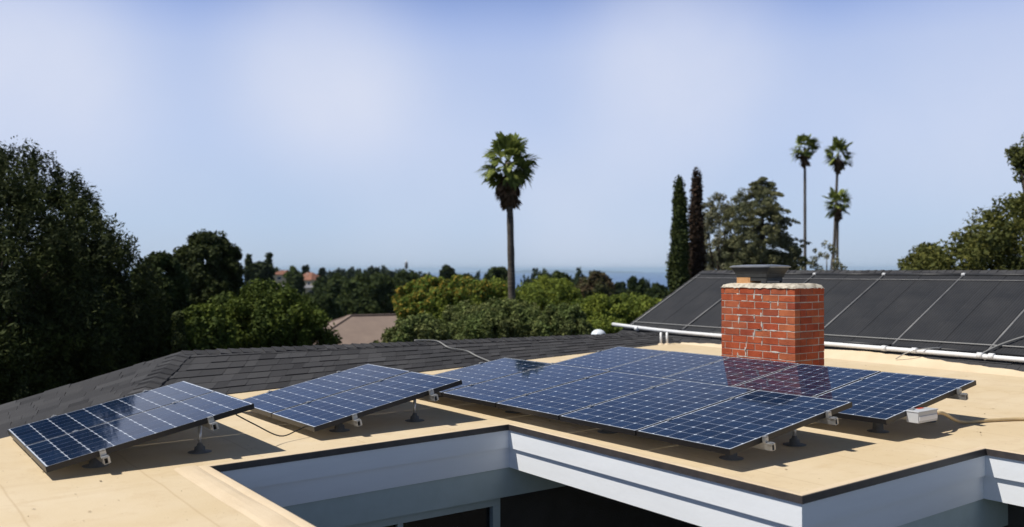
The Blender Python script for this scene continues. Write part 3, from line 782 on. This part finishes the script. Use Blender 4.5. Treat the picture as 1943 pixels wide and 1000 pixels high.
def limbs(mb, base, pts, r0, rs, n=12):
    """tapered trunk with limbs reaching into the crown"""
    zt = pts[:, 2].max(); cx, cy = pts[:, 0].mean(), pts[:, 1].mean(); bx, by, bz = base
    tr = [(bx + (cx-bx)*t + .15*math.sin(3*t+rs.uniform(0, 6))*r0*2, by + (cy-by)*t, bz + (zt-bz)*.8*t) for t in np.linspace(0, 1, 7)]
    mb.tube(tr, [r0*(1.25-1.1*t) if t > 0 else r0*1.5 for t in np.linspace(0, 1, 7)], 8)
    for i in rs.choice(len(pts), min(n, len(pts)), False):
        p = pts[i]; k = min(5, max(1, int(6*max(0, (p[2]-bz)/(max(.1, zt-bz)))**1.0*.9))); s = Vector(tr[k]); e = Vector(p)
        mid = s.lerp(e, .5) + Vector((0, 0, -.08*(e-s).length)); mb.tube([s, mid, e], [r0*.4, r0*.25, r0*.08], 5)
def tree(name, label, cat, px, top, D, wpx, mat, bot=None, shape=ell, clumps=90, per=220, leaf=None, csize=.22, lump=.25, group=None, zs=1., seed=0, tufts=0, r0=None, trunk_px=None, asp=.6, bark=None, ysq=1.):
    rs = np.random.RandomState(seed + int(px) + 3000)
    cx, cy = spot(px, D); bx, by = spot(trunk_px or px, D); bz = terr(bx, by)
    z1 = height(top, D); z0 = height(bot, D) if bot else bz + .25*(z1-bz); z0 = max(z0, bz+.1)
    rx = wpx/2/FPX*D; cr_ = csize*min(rx*1.6, (z1-z0)) ; leaf = leaf or max(.05, .0021*D)
    t = thing(name, label, cat, (bx, by, bz), group=group)
    pts = crown_points(clumps, cx-bx, cy-by, z0-bz+cr_*.5, z1-bz-cr_*.75*(zs if zs > 1 else 1), max(.05, rx-cr_*.55), shape, rs, lump)
    mb = MB(); limbs(mb, (0, 0, 0), pts, r0 or max(.06, (z1-bz)*.022), rs); mb.build('trunk', bark or M['bark'], t)
    q = leaf_quads(pts, cr_*rs.uniform(.5, 1.15, len(pts)), per, leaf, asp, zs, rs)
    if tufts:                           # upright shoots standing out of the crown's skin
        u = rs.uniform(.05, .97, tufts); a = rs.uniform(0, 2*math.pi, tufts); pr_ = shape(u)*rx*(1+lump*.5*np.sin(3*a+8*u))*.97
        tp = np.stack([cx-bx+pr_*np.cos(a), cy-by+pr_*np.sin(a), (z0-bz)+(z1-z0)*u*.97], 1)
        q = np.concatenate([q, leaf_quads(tp, rs.uniform(.10, .27, tufts), 90, leaf*.9, asp, 2.2, rs)])
    quad_mesh('crown', q, mat, t)
    return t
L = {}
L['pine'] = leafmat('dark_pine_needles', (.032, .043, .017), .4, 1.0, .1, (1.5, 1.45, 1))
L['dark'] = leafmat('dark_green_leaves', (.034, .052, .018), .4, .8, .15)
L['mid'] = leafmat('mid_green_leaves', (.06, .088, .02), .4, .9, .2, (1.5, 1.4, 1))
L['bright'] = leafmat('fresh_green_leaves', (.135, .185, .038), .45, .9, .3, (1.35, 1.2, .9))
L['olive'] = leafmat('olive_green_leaves', (.145, .165, .06), .45, 1.0, .25, (.7, .85, .7))
L['yellow'] = island_mat('yellow_orange_flowers', [(.08, .12, .025), (.11, .16, .03), (.15, .18, .035), (.30, .26, .05), (.44, .24, .04)], .75, .25, (1.2, (.8, 1.0, .9)), .1)
L['red'] = leafmat('reddish_brown_leaves', (.08, .058, .032), .35, .8, .15, (.8, 1.3, .9))
L['grey'] = leafmat('grey_green_leaves', (.15, .16, .10), .4, 1.0, .2, (1.3, 1.2, 1.1))
L['cyp'] = leafmat('cypress_green', (.035, .05, .016), .4, 1.5, .1)
L['cypb'] = leafmat('cypress_brown', (.042, .029, .02), .4, 1.5, .1, (1.2, 1.2, 1.2))
L['ced'] = leafmat('cedar_olive_green', (.125, .14, .075), .4, .9, .2, (1.15, 1.05, .9))
L['oak'] = leafmat('oak_green', (.075, .088, .028), .4, .9, .2, (1.5, 1.35, 1))
L['far'] = leafmat('far_tree_green', (.028, .042, .02), .35, .1, .1)
L['palm'] = leafmat('palm_green', (.19, .23, .06), .45, 2, .25, (.75, .8, .8))
L['dead'] = leafmat('dead_palm_leaf', (.14, .09, .05), .4, 2, .1, (.6, .6, .6))

# left side
tree('pine_tree', 'huge dark pine filling the left edge up to the middle of the sky', 'pine tree', -20, 262, 22, 565, L['pine'], 790, lambda t: (1-np.clip((t-.58)/.42, 0, 1))**.55, 760, 300, .055, .075, .3, seed=1, zs=1.5, asp=.34, tufts=900)
tree('pine_tree', 'dark pine half hidden behind the left slope of shingles, below the huge pine', 'pine tree', 120, 470, 25, 420, L['pine'], 820, ell, 260, 180, .06, .12, .25, seed=2)
tree('broadleaf_tree', 'dull green tree between the huge left pine and the round dark tree', 'tree', 303, 472, 27, 130, L['dark'], 720, ell, 220, 240, .055, .16, .3, seed=3, zs=1.3)
tree('broadleaf_tree', 'round dark tree standing alone against the sky left of centre', 'tree', 394, 432, 38, 150, L['pine'], 640, ell, 300, 240, .07, .13, .15, seed=4)
tree('broadleaf_tree', 'broad green tree right behind the shingle ridge, left of the tan roofed house', 'tree', 505, 528, 27, 250, L['mid'], 740, ell, 230, 260, .055, .12, .25, seed=5)
tree('broadleaf_tree', 'small green tree with lit top in front of the round dark tree', 'tree', 385, 572, 24, 140, L['mid'], 740, ell, 120, 220, .05, .16, .3, seed=6)
tree('conifer_tree', 'small black green conifer poking up at the shingle hip', 'conifer', 338, 590, 21, 52, L['pine'], 720, lambda t: np.maximum(.03, 1-t), 60, 200, .04, .25, .1, seed=7)
# far ones on the rise, left of centre
G_F = 'far trees along the skyline'
tree('broadleaf_tree', 'mid distance dark tree just right of the round dark tree', 'tree', 492, 493, 150, 56, L['far'], 560, ell, 60, 160, .3, .2, seed=8)
for i, (px, tp, w, D) in enumerate([(472, 478, 13, 160), (511, 477, 14, 165)]):
    tree('cypress_tree', ['left one of the two tiny far cypresses on the left skyline', 'right one of the two tiny far cypresses on the left skyline'][i], 'cypress', px, tp, D, w, L['far'], 540, column, 70, 60, .22, .6, .1, seed=i)
tree('broadleaf_tree', 'round green far tree left of the orange roofs', 'tree', 554, 505, 300, 28, L['mid'], 545, ell, 30, 120, .5, .25, seed=9)
tree('broadleaf_tree', 'small dark far tree standing above the orange roofs', 'tree', 580, 502, 330, 15, L['far'], 530, ell, 24, 80, .5, .3, seed=10)
tree('broadleaf_tree', 'tiny dark far tree just right of the orange roofs', 'tree', 611, 505, 330, 13, L['far'], 530, ell, 24, 80, .5, .3, seed=11)
tree('broadleaf_tree', 'dark tree mass in front of the pale far house', 'tree', 640, 517, 120, 90, L['dark'], 610, ell, 90, 180, .22, .2, seed=12)
tree('broadleaf_tree', 'dark tree directly above the tan roofed house', 'tree', 705, 516, 100, 130, L['dark'], 610, ell, 120, 200, .2, .16, seed=13)
tree('broadleaf_tree', 'dark tree right of the tan roofed house under the thin mast', 'tree', 770, 512, 105, 100, L['dark'], 620, ell, 100, 200, .2, .18, seed=14)
tree('broadleaf_tree', 'low dark tree at the left corner of the tan roofed house', 'tree', 600, 548, 72, 90, L['dark'], 640, ell, 90, 200, .15, .18, seed=15)
tree('broadleaf_tree', 'brownish low tree behind the tan house roof', 'tree', 672, 562, 80, 100, L['dark'], 620, ell, 80, 200, .16, .18, seed=16)
tree('broadleaf_tree', 'dark two lobed tree on the skyline above the orange flowers', 'tree', 848, 500, 140, 32, L['far'], 560, ell, 60, 160, .25, .25, .4, seed=17)
tree('broadleaf_tree', 'low dark skyline tree between the two lobed tree and the domed one', 'tree', 880, 515, 150, 46, L['far'], 560, ell, 50, 140, .28, .25, seed=18)
tree('broadleaf_tree', 'smooth dome shaped tree left of the tall palm trunk', 'tree', 946, 502, 140, 68, L['dark'], 570, dome, 110, 200, .25, .16, .1, seed=19)
tree('broadleaf_tree', 'reddish brown tree on the skyline right of the tall palm', 'tree', 1130, 513, 95, 80, L['red'], 600, ell, 110, 200, .18, .18, seed=20)
tree('broadleaf_tree', 'small green tree between the tall palm and the reddish tree', 'tree', 1062, 514, 90, 50, L['dark'], 590, ell, 60, 200, .17, .22, seed=21)
tree('broadleaf_tree', 'dark green tree before the sea, left of the green cypress', 'tree', 1207, 522, 110, 44, L['dark'], 590, ell, 60, 160, .2, .22, seed=22)
tree('broadleaf_tree', 'low dark tree touching the foot of the green cypress', 'tree', 1248, 538, 105, 50, L['dark'], 600, ell, 60, 160, .2, .22, seed=23)
tree('broadleaf_tree', 'low dark tree between the reddish tree and the sea', 'tree', 1176, 534, 120, 36, L['far'], 590, ell, 50, 160, .2, .22, seed=24)
tree('broadleaf_tree', 'dark tree hiding the left part of the orange roofed far houses', 'tree', 562, 517, 200, 34, L['dark'], 570, ell, 50, 150, .35, .22, seed=25)
tree('broadleaf_tree', 'dark tree at the right corner of the orange roofed far house', 'tree', 612, 521, 190, 34, L['dark'], 570, ell, 50, 150, .35, .22, seed=26)
# distant skyline trees: individuals copied from three
protos = []
for j in range(3):
    rs = np.random.RandomState(60+j); o = thing('broadleaf_tree', 'x', 'tree', (0, 0, 0), group=G_F)
    pts = crown_points(40, 0, 0, 1.2, 7.2, 3.2, ell, rs, .3)
    mb = MB(); limbs(mb, (0, 0, 0), pts, .25, rs, 5); mb.build('trunk', M['bark'], o)
    quad_mesh('crown', leaf_quads(pts, 1.3*rs.uniform(.6, 1.1, len(pts)), 70, .42, .6, 1., rs), L['far'], o); protos.append(o)
rs = np.random.RandomState(5); first = [True]*3
sky = [(525, 508), (541, 516), (568, 520), (597, 522), (622, 512), (633, 515), (646, 510), (658, 513), (667, 509), (678, 513), (688, 508), (699, 512), (708, 507), (719, 511), (730, 509), (741, 513), (752, 510), (764, 514), (779, 516), (790, 518), (801, 519), (812, 520), (824, 521), (905, 524), (918, 525), (1006, 521), (1022, 520), (1040, 517), (1088, 519), (1100, 518), (1225, 533), (1160, 530)]
for i, (px, tp) in enumerate(sky):
    j = i % 3; D = rs.uniform(340, 560) if px < 850 else rs.uniform(190, 260)
    o = protos[j] if first[j] else copy_tree(protos[j]); first[j] = False
    x, y = spot(px, D); z = terr(x, y); H = max(4., height(tp, D) - z); 
    o.location = (x, y, z); s = H/7.8; w_ = min(s, rs.uniform(.9, 1.5)*(1 if px < 850 else .7)); o.scale = (w_, w_, s); o.rotation_euler = (0, 0, rs.uniform(0, 6))
    o['group'] = G_F; o['label'] = 'tiny dark far tree in the long skyline row left of the tall palm' if px < 1000 else 'tiny dark far tree on the skyline right of the tall palm trunk'
# flowering and green shrubs beyond the ridge
tree('shrub', 'tall shrub with yellow and orange blossom left of the palm trunk', 'shrub', 858, 520, 38, 215, L['yellow'], 600, ell, 170, 200, .06, .13, .3, seed=30)
tree('shrub', 'yellow tipped shrub lowest on the left beside the tan roof', 'shrub', 790, 550, 36, 95, L['yellow'], 620, ell, 60, 200, .055, .18, .3, seed=31)
tree('shrub', 'green shrub growing through the orange blossom', 'shrub', 858, 546, 37, 185, L['bright'], 660, ell, 190, 260, .06, .13, .3, seed=32)
tree('shrub', 'fresh green shrub just left of the palm trunk', 'shrub', 930, 528, 38, 160, L['bright'], 680, ell, 170, 260, .06, .14, .3, seed=33)
tree('shrub', 'fresh green shrub just right of the palm trunk', 'shrub', 1040, 520, 42, 170, L['bright'], 680, ell, 170, 260, .06, .14, .3, seed=34)
tree('shrub', 'large fresh green shrub below the reddish tree', 'shrub', 1175, 550, 36, 190, L['bright'], 680, ell, 220, 280, .055, .12, .3, seed=35)
tree('shrub', 'green shrub between the skylight dome and the cypresses', 'shrub', 1250, 562, 39, 110, L['bright'], 680, ell, 110, 240, .055, .15, .3, seed=36)
tree('shrub', 'olive green shrub at the left end of the hedge, above the grey hose', 'shrub', 800, 592, 26, 150, L['olive'], 720, ell, 150, 260, .045, .15, .3, seed=37)
tree('shrub', 'olive green shrub covering the foot of the tall palm', 'shrub', 955, 566, 27, 230, L['olive'], 720, ell, 260, 280, .045, .12, .3, seed=38)
tree('shrub', 'olive green shrub left of the skylight dome', 'shrub', 1065, 574, 26, 130, L['olive'], 720, ell, 140, 260, .045, .15, .3, seed=39)
tree('shrub', 'low green shrub behind the skylight dome', 'shrub', 1150, 600, 28, 130, L['bright'], 740, ell, 120, 240, .045, .15, .3, seed=40)
tree('shrub', 'olive shrub between the palm foot and the orange blossom', 'shrub', 880, 572, 29, 160, L['olive'], 720, ell, 150, 260, .045, .15, .3, seed=41)
# right side
tree('cypress_tree', 'tall green column cypress, left of the pair', 'cypress', 1291, 316, 42, 38, L['cyp'], 620, column, 260, 260, .06, .4, .32, zs=2.3, seed=42, trunk_px=1287)
tree('cypress_tree', 'tall brown dying column cypress, right of the pair', 'cypress', 1323, 303, 43, 34, L['cypb'], 620, column, 220, 220, .06, .4, .38, zs=2.4, seed=43, trunk_px=1318)
tree('eucalyptus_tree', 'loose grey green tree between the brown cypress and the cedar', 'tree', 1362, 363, 50, 96, L['grey'], 620, ell, 170, 100, .06, .13, .35, seed=44)
tree('broadleaf_tree', 'dark low tree under the cedar at the collector roof', 'tree', 1400, 445, 52, 150, L['ced'], 640, ell, 130, 180, .08, .16, .3, seed=45)
tree('broadleaf_tree', 'thin open tree between the palm trunks behind the collector roof', 'tree', 1570, 452, 50, 90, L['grey'], 640, ell, 60, 60, .06, .12, .3, seed=46)
tree('broadleaf_tree', 'dark bush at the foot of the leftmost slim palm', 'tree', 1506, 462, 50, 70, L['dark'], 640, ell, 80, 160, .07, .2, .3, seed=47)
tree('broadleaf_tree', 'small round green tree alone above the collector roof', 'tree', 1760, 463, 35, 112, L['oak'], 640, ell, 220, 230, .06, .17, .3, seed=48)
tree('oak_tree', 'large spreading oak at the right picture edge', 'oak tree', 1995, 352, 30, 425, L['oak'], 660, ell, 330, 230, .065, .1, .3, seed=49)
tree('oak_tree', 'tall narrow leafy tree top leaning in at the right edge above the oak', 'tree', 1974, 246, 33, 108, L['oak'], 350, ell, 60, 230, .065, .22, .3, seed=50)

# deodar cedar with drooping sprays
def cedar(label, px, top, bot, D, wpx):
    rs = np.random.RandomState(77); x, y = spot(px, D); bz = terr(x, y); z1 = height(top, D)-bz; z0 = height(bot, D)-bz
    t = thing('cedar_tree', label, 'cedar tree', (x, y, bz)); mb = MB(); mb.tube([(0, 0, 0), (.05, 0, z1*.5), (.1, .05, z1*.92), (.45, -.35, z1)], [.22, .15, .04, .015], 8)
    pts = []; rad = []
    Wd = wpx/2/FPX*D
    for i in range(60):
        u = rs.uniform(0, 1)**.6; z = z0+(z1-z0)*u; Lb = Wd*max(0, 1-u**2.4)**.6*rs.uniform(.55, 1.2)+.15; a = rs.uniform(0, 6.283)
        prev = Vector((0, 0, z)); br = [prev]
        ns_ = 7
        for k in range(1, ns_+1):
            s = k/ns_; p = Vector((math.cos(a)*Lb*s, math.sin(a)*Lb*s, z + .22*Lb*s - .3*Lb*s*s + .12)); br.append(p)
            if s > .25: pts.append(tuple(p + Vector((rs.uniform(-.08, .08), rs.uniform(-.08, .08), -.05)))); rad.append(.11+.14*(1-s)+.02*Lb)
        mb.tube(br, [.03*(1-.85*k/ns_) for k in range(ns_+1)], 4)
    mb.build('trunk', M['bark'], t); q = leaf_quads(np.array(pts), np.array(rad), 60, .062, .45, .55, rs)
    cp_ = crown_points(420, -.3, .1, z0, z1-.4, Wd*.98, lambda u: np.maximum(0, 1-u**4)**.6, rs, .35)
    q = np.concatenate([q, leaf_quads(cp_, .30*rs.uniform(.5, 1.1, len(cp_)), 130, .055, .45, .8, rs)]); quad_mesh('crown', q, L['ced'], t)
cedar('tall cedar with drooping feathery branches behind the chimney cap', 1447, 342, 560, 48, 150)

# ---- fan palms
def frond_quads(rs, org, az, el, Lp, Rf, droop, dead=False):
    """petiole direction (az, el), length Lp, fan radius Rf"""
    out = []; d = Vector((math.cos(az)*math.cos(el), math.sin(az)*math.cos(el), math.sin(el))); side = Vector((-math.sin(az), math.cos(az), 0)); up = side.cross(d)*-1
    if up.z < 0: up = -up
    o = Vector(org); tip = o + d*Lp + Vector((0, 0, -droop*.3)); w = .025
    out.append([o-side*w, o+side*w, tip+side*w, tip-side*w])
    n = 15 if not dead else 9; spread = R(88) if not dead else R(35)
    tw = rs.uniform(-1.15, 1.15)
    s2 = (side*math.cos(tw) + up*math.sin(tw)).normalized()
    for i in range(n):
        f = (i/(n-1)-.5)*2; a = f*spread; ln = Rf*(1-.28*abs(f))*rs.uniform(.8, 1.12)
        dd = (d*math.cos(a) + s2*math.sin(a)).normalized(); ww = dd.cross(up).normalized()*(.11*Rf)
        mid = tip + dd*ln*.6 + up*(.05*(1 if i % 2 else -1)*Rf*.4) + Vector((0, 0, -.06*ln)); end = tip + dd*ln*.9 + Vector((0, 0, -droop*ln*(.4+.3*abs(f))))
        out.append([tip, mid-ww, mid+ww, mid+ww]); out.append([mid-ww, end, end, mid+ww])
    return out
def palm(label, px, ctop, ccen, cbot, base_px, D, rpx, tw, seed, nf=34, ndead=40, skirt=.3, group='tall fan palms', hang=()):
    rs = np.random.RandomState(seed); cx, cy = spot(px, D); bx, by = spot(base_px, D); bz = terr(bx, by); zc = height(ccen, D)-bz
    t = thing('palm_tree', label, 'palm tree', (bx, by, bz), group=group)
    dx, dy = cx-bx, cy-by; mb = MB(); k = 26; P_ = []; Rr = []
    for i in range(k+1):
        u = i/k; P_.append((dx*u + .12*math.sin(2.2*u)*0, dy*u, zc*u)); Rr.append(tw*(1.25-.4*u + (.5*max(0, .12-u)/.12) + .05*math.sin(i*2.3)))
    mb.tube(P_, Rr, 12); mb.build('trunk', M['palmbark'], t)
    Rm = rpx/FPX*D; live = []; dead = []
    org = Vector((dx, dy, zc))
    for i in range(nf):
        el = math.asin(rs.uniform(-.68, .99)) ; az = i*2.39996 + rs.uniform(-.3, .3); L_ = Rm*rs.uniform(.25, .55)
        live += frond_quads(rs, org + Vector((0, 0, .2*Rm*math.sin(el))), az, el, L_, Rm*rs.uniform(.55, .78), .3)
    for (az_px, el_, Lf) in hang:      # odd fronds that stand apart: az relative to the view's right
        v = _R*math.cos(az_px) + Vector((_F.x, _F.y, 0))*math.sin(az_px); live += frond_quads(rs, org, math.atan2(v.y, v.x), el_, Rm*Lf*.55, Rm*.6, .4)
    zs_ = (cbot-ccen)/FPX*D
    for i in range(ndead):
        az = i*2.39996; u = rs.uniform(0, 1); o = org + Vector((0, 0, -zs_*.55*u)); el = R(rs.uniform(-86, -48))
        dead += frond_quads(rs, o, az, el, zs_*.2, zs_*rs.uniform(.3, .42)*(1.1-.3*u), .1, True)
    q = np.array([[tuple(p) for p in f] for f in live]); quad_mesh('fronds', q, L['palm'], t)
    q = np.array([[tuple(p) for p in f] for f in dead]); quad_mesh('dead_fronds', q, L['dead'], t)
    return t
palm('thick trunked fan palm with shaggy crown in the middle of the view', 966, 240, 308, 398, 976, 33, 60, .13, 5, 30, 90, hang=((math.pi, -.15, 1.1), (math.pi*.96, -.5, 1.0), (-.1, .35, 1.05), (.4, .1, 1.0), (2.4, .9, 1.2)))
palm('slim fan palm, the leftmost and tallest of the right hand three', 1528, 250, 280, 322, 1527, 80, 31, .13, 6, 28, 34)
palm('slim fan palm, the right one of the two tall ones beyond the collector roof', 1591, 262, 292, 334, 1568, 82, 32, .13, 7, 28, 34)
palm('shorter fan palm below the tall pair, its crown crossed by a trunk', 1590, 356, 386, 424, 1585, 76, 32, .12, 8, 28, 34)

# ------------------------------------------------------------------ far houses and mast
def hip_house(name, label, px, D, rot, w, dpt, eave_y, ridge_y, roofc, wallc, win=True):
    x, y = spot(px, D); g = terr(x, y); ze = height(eave_y, D)-g; zr = height(ridge_y, D)-g
    t = thing(name, label, 'house', (x, y, g), rot)
    q = MB(); q.box((-w/2, -dpt/2, 0), (w/2, dpt/2, ze-.02)); q.build('wall', wallc, t)
    q = MB(); o = .5; hw, hd = w/2+o, dpt/2+o; rl = max(.5, hw-hd*.95)
    a, b, c, d = (-hw, -hd, ze), (hw, -hd, ze), (hw, hd, ze), (-hw, hd, ze); r1, r2 = (-rl, 0, zr), (rl, 0, zr)
    q.face([a, b, r2, r1]); q.face([b, c, r2]); q.face([c, d, r1, r2]); q.face([d, a, r1]); q.face([d, c, b, a])
    q.box((-hw, -hd-.03, ze-.16), (hw, -hd, ze)); q.box((-hw-.03, -hd, ze-.16), (-hw, hd, ze))
    rf = q.build('roof', roofc, t)
    q = MB(); q.tube([(rl*.3, -hd*.4, ze+(zr-ze)*.55), (rl*.3, -hd*.4, zr-.1)], .08, 8); q.build('vent_pipe', M['pvc'], rf)
    q = MB(); q.beam(r1, r2, .25, .08); q.beam(a, r1, .2, .08); q.beam(b, r2, .2, .08); q.beam(d, r1, .2, .08); q.build('ridge_tiles', roofc, rf)
    if win:
        for k in (-.3, .25):
            q = MB(); q.box((w*k, -dpt/2-.03, ze-1.9), (w*k+1.5, -dpt/2-.003, ze-.7)); f_ = q.build('window', M['white'], t)
            q = MB(); q.box((w*k+.08, -dpt/2-.04, ze-1.82), (w*k+1.42, -dpt/2-.031, ze-.78)); q.build('pane', M['pane'], f_)
    return t
tanroof = simple('tan_tile_roof', (.24, .18, .145), .85, 0, (.19, .14, .115), 1.2, bump=.6, bs=6)
orroof = simple('orange_tile_roof', (.24, .10, .06), .85, 0, (.18, .08, .05), .8)
palewall = simple('pale_yellow_wall', (.5, .41, .27), .85)
bx_dir = math.atan2(_R.y, _R.x)
hip_house('house', 'neighbour house with a tan hipped tile roof just over the shingle ridge', 728, 46, bx_dir + R(22), 10.5, 7.5, 662, 597, tanroof, M['outwall'])
hip_house('house', 'far house with orange tile roof and pale yellow wall on the skyline', 588, 300, bx_dir - R(35), 8, 6, 530, 516, orroof, palewall)
hip_house('house', 'small far orange roofed house left of the bigger orange roof', 540, 330, bx_dir + R(10), 8, 6, 520, 512, orroof, palewall)
hip_house('house', 'pale far house with grey roof below the orange roofs', 566, 240, bx_dir + R(20), 9, 6, 545, 538, simple('grey_tile_roof', (.2, .2, .21), .8), palewall)
hip_house('shed', 'small pale blue grey shed among the trees left of the tan roof', 568, 60, bx_dir + R(5), 1.6, 1.6, 606, 600, simple('pale_sheet_roof', (.5, .55, .6), .6), M['greybox'], False)
x, y = spot(771, 400); g = terr(x, y)
t = thing('radio_mast', 'hair thin radio mast on the skyline above the dark trees', 'mast', (x, y, g)); H = height(492, 400)-g
q = MB(); q.tube([(0, 0, 0), (0, 0, H)], [.4, .15], 6); q.build('pole', M['greybox'], t)
q = MB(); q.lathe([(.3, H-4.2), (.75, H-3.6), (.75, H-1.6), (.3, H-1)], 8); q.build('antenna_head', M['strap'], t)

# ------------------------------------------------------------------ LIGHT
SUN = Vector((-.60, .265, 1)).normalized()
sd = bpy.data.lights.new('sun', 'SUN'); sd.energy = 4.9; sd.angle = R(.5); sd.color = (1, .955, .88)
so_ = bpy.data.objects.new('sun', sd); col.objects.link(so_); so_.rotation_euler = SUN.to_track_quat('Z', 'Y').to_euler(); so_.location = (0, 0, 40)
elev = math.asin(SUN.z); azi = math.atan2(SUN.x, SUN.y)
w = bpy.data.worlds.new('World'); scene.world = w; w.use_nodes = True; nt = w.node_tree; bg = nt.nodes['Background']
skyn = nt.nodes.new('ShaderNodeTexSky'); skyn.sky_type = 'NISHITA'; skyn.sun_disc = False; skyn.sun_elevation = elev; skyn.sun_rotation = azi
skyn.altitude = 100; skyn.air_density = 1.0; skyn.dust_density = .6; skyn.ozone_density = 2.2
tc = nt.nodes.new('ShaderNodeTexCoord')
# thin high cloud: soft veils placed by compass direction and height
def veil(px, py, rx, ry):
    d_ = (_F2 + _R3*((px-971.5)/FPX) + _U3*((500-py)/FPX)).normalized()
    return d_, rx/FPX, ry/FPX
acc = None
for px, py, rr, st_ in ((60, 130, 260, .8), (620, 135, 235, .85), (1290, 140, 260, .95), (950, 170, 260, .25), (1750, 190, 260, .5), (1140, 430, 240, .7), (780, 340, 260, .35), (300, 250, 320, .3), (1500, 300, 300, .3), (2300, 200, 500, .7), (-500, 200, 500, .7)):
    d_, r1_, _ = veil(px, py, rr, rr); dp = nt.nodes.new('ShaderNodeVectorMath'); dp.operation = 'DISTANCE'; nt.links.new(tc.outputs['Generated'], dp.inputs[0]); dp.inputs[1].default_value = d_
    mr = nt.nodes.new('ShaderNodeMapRange'); mr.interpolation_type = 'SMOOTHERSTEP'; mr.inputs['From Min'].default_value = r1_*1.25; mr.inputs['From Max'].default_value = 0; mr.inputs['To Max'].default_value = st_; nt.links.new(dp.outputs['Value'], mr.inputs['Value'])
    if acc is None: acc = mr.outputs[0]
    else:
        a_ = nt.nodes.new('ShaderNodeMath'); a_.operation = 'ADD'; nt.links.new(acc, a_.inputs[0]); nt.links.new(mr.outputs[0], a_.inputs[1]); acc = a_.outputs[0]
nz = nt.nodes.new('ShaderNodeTexNoise'); nz.inputs['Scale'].default_value = 3.5; nz.inputs['Detail'].default_value = 5; nt.links.new(tc.outputs['Generated'], nz.inputs['Vector'])
nr = nt.nodes.new('ShaderNodeMapRange'); nr.inputs['From Min'].default_value = .3; nr.inputs['From Max'].default_value = .7; nr.inputs['To Min'].default_value = .55; nr.inputs['To Max'].default_value = 1.1; nt.links.new(nz.outputs['Fac'], nr.inputs['Value'])
ml = nt.nodes.new('ShaderNodeMath'); ml.operation = 'MULTIPLY'; ml.use_clamp = True; nt.links.new(acc, ml.inputs[0]); nt.links.new(nr.outputs[0], ml.inputs[1])
# haze over the sea air: pale low down, bluer higher up, giving way to the clear sky overhead
sep = nt.nodes.new('ShaderNodeSeparateXYZ'); nt.links.new(tc.outputs['Generated'], sep.inputs[0])
hc = nt.nodes.new('ShaderNodeValToRGB'); nt.links.new(sep.outputs[2], hc.inputs[0]); ee = hc.color_ramp.elements; K = 1/.05
while len(ee) < 5: ee.new(.5)
for e_, (p_, c_) in zip(ee, ((0, (.50, .60, .74)), (.05, (.48, .62, .83)), (.14, (.47, .60, .88)), (.23, (.42, .54, .85)), (.29, (.27, .40, .80)))):
    e_.position = p_; e_.color = (*c_, 1)
sc = nt.nodes.new('ShaderNodeVectorMath'); sc.operation = 'SCALE'; sc.inputs['Scale'].default_value = K; nt.links.new(hc.outputs[0], sc.inputs[0])
hr = nt.nodes.new('ShaderNodeMapRange'); hr.interpolation_type = 'SMOOTHSTEP'; hr.inputs['From Min'].default_value = .24; hr.inputs['From Max'].default_value = .42; hr.inputs['To Min'].default_value = .95; hr.inputs['To Max'].default_value = 0
nt.links.new(sep.outputs[2], hr.inputs['Value'])
hmix = mixc(nt, .5, (0, 0, 0), (1, 1, 1)); nt.links.new(skyn.outputs[0], hmix.node.inputs[6]); nt.links.new(sc.outputs[0], hmix.node.inputs[7]); nt.links.new(hr.outputs[0], hmix.node.inputs[0])
VEIL = (.73*K, .77*K, .90*K)
mm = mixc(nt, .5, (0, 0, 0), VEIL); nt.links.new(hmix, mm.node.inputs[6])
m3 = nt.nodes.new('ShaderNodeMath'); m3.operation = 'MULTIPLY'; m3.inputs[1].default_value = .8; nt.links.new(ml.outputs[0], m3.inputs[0]); nt.links.new(m3.outputs[0], mm.node.inputs[0])
nt.links.new(mm, bg.inputs[0]); bg.inputs[1].default_value = .05

# ------------------------------------------------------------------ AIR
HAZE = 4.4e-5
hz = MB(); hz.box((-39500, -39500, -130), (39500, 39500, 60))
m = bpy.data.materials.new('sea_haze'); m.use_nodes = True; nt = m.node_tree; nt.nodes.remove(nt.nodes['Principled BSDF'])
pv = nt.nodes.new('ShaderNodeVolumePrincipled'); pv.inputs['Color'].default_value = (.6, .8, 1, 1); pv.inputs['Density'].default_value = HAZE
nt.links.new(pv.outputs[0], nt.nodes['Material Output'].inputs['Volume'])
tag(hz.build('haze', m), kind='stuff')

scene.view_settings.view_transform = 'Standard'; scene.view_settings.look = 'None'; scene.view_settings.exposure = 0; scene.view_settings.gamma = 1
scene.render.engine = 'CYCLES'
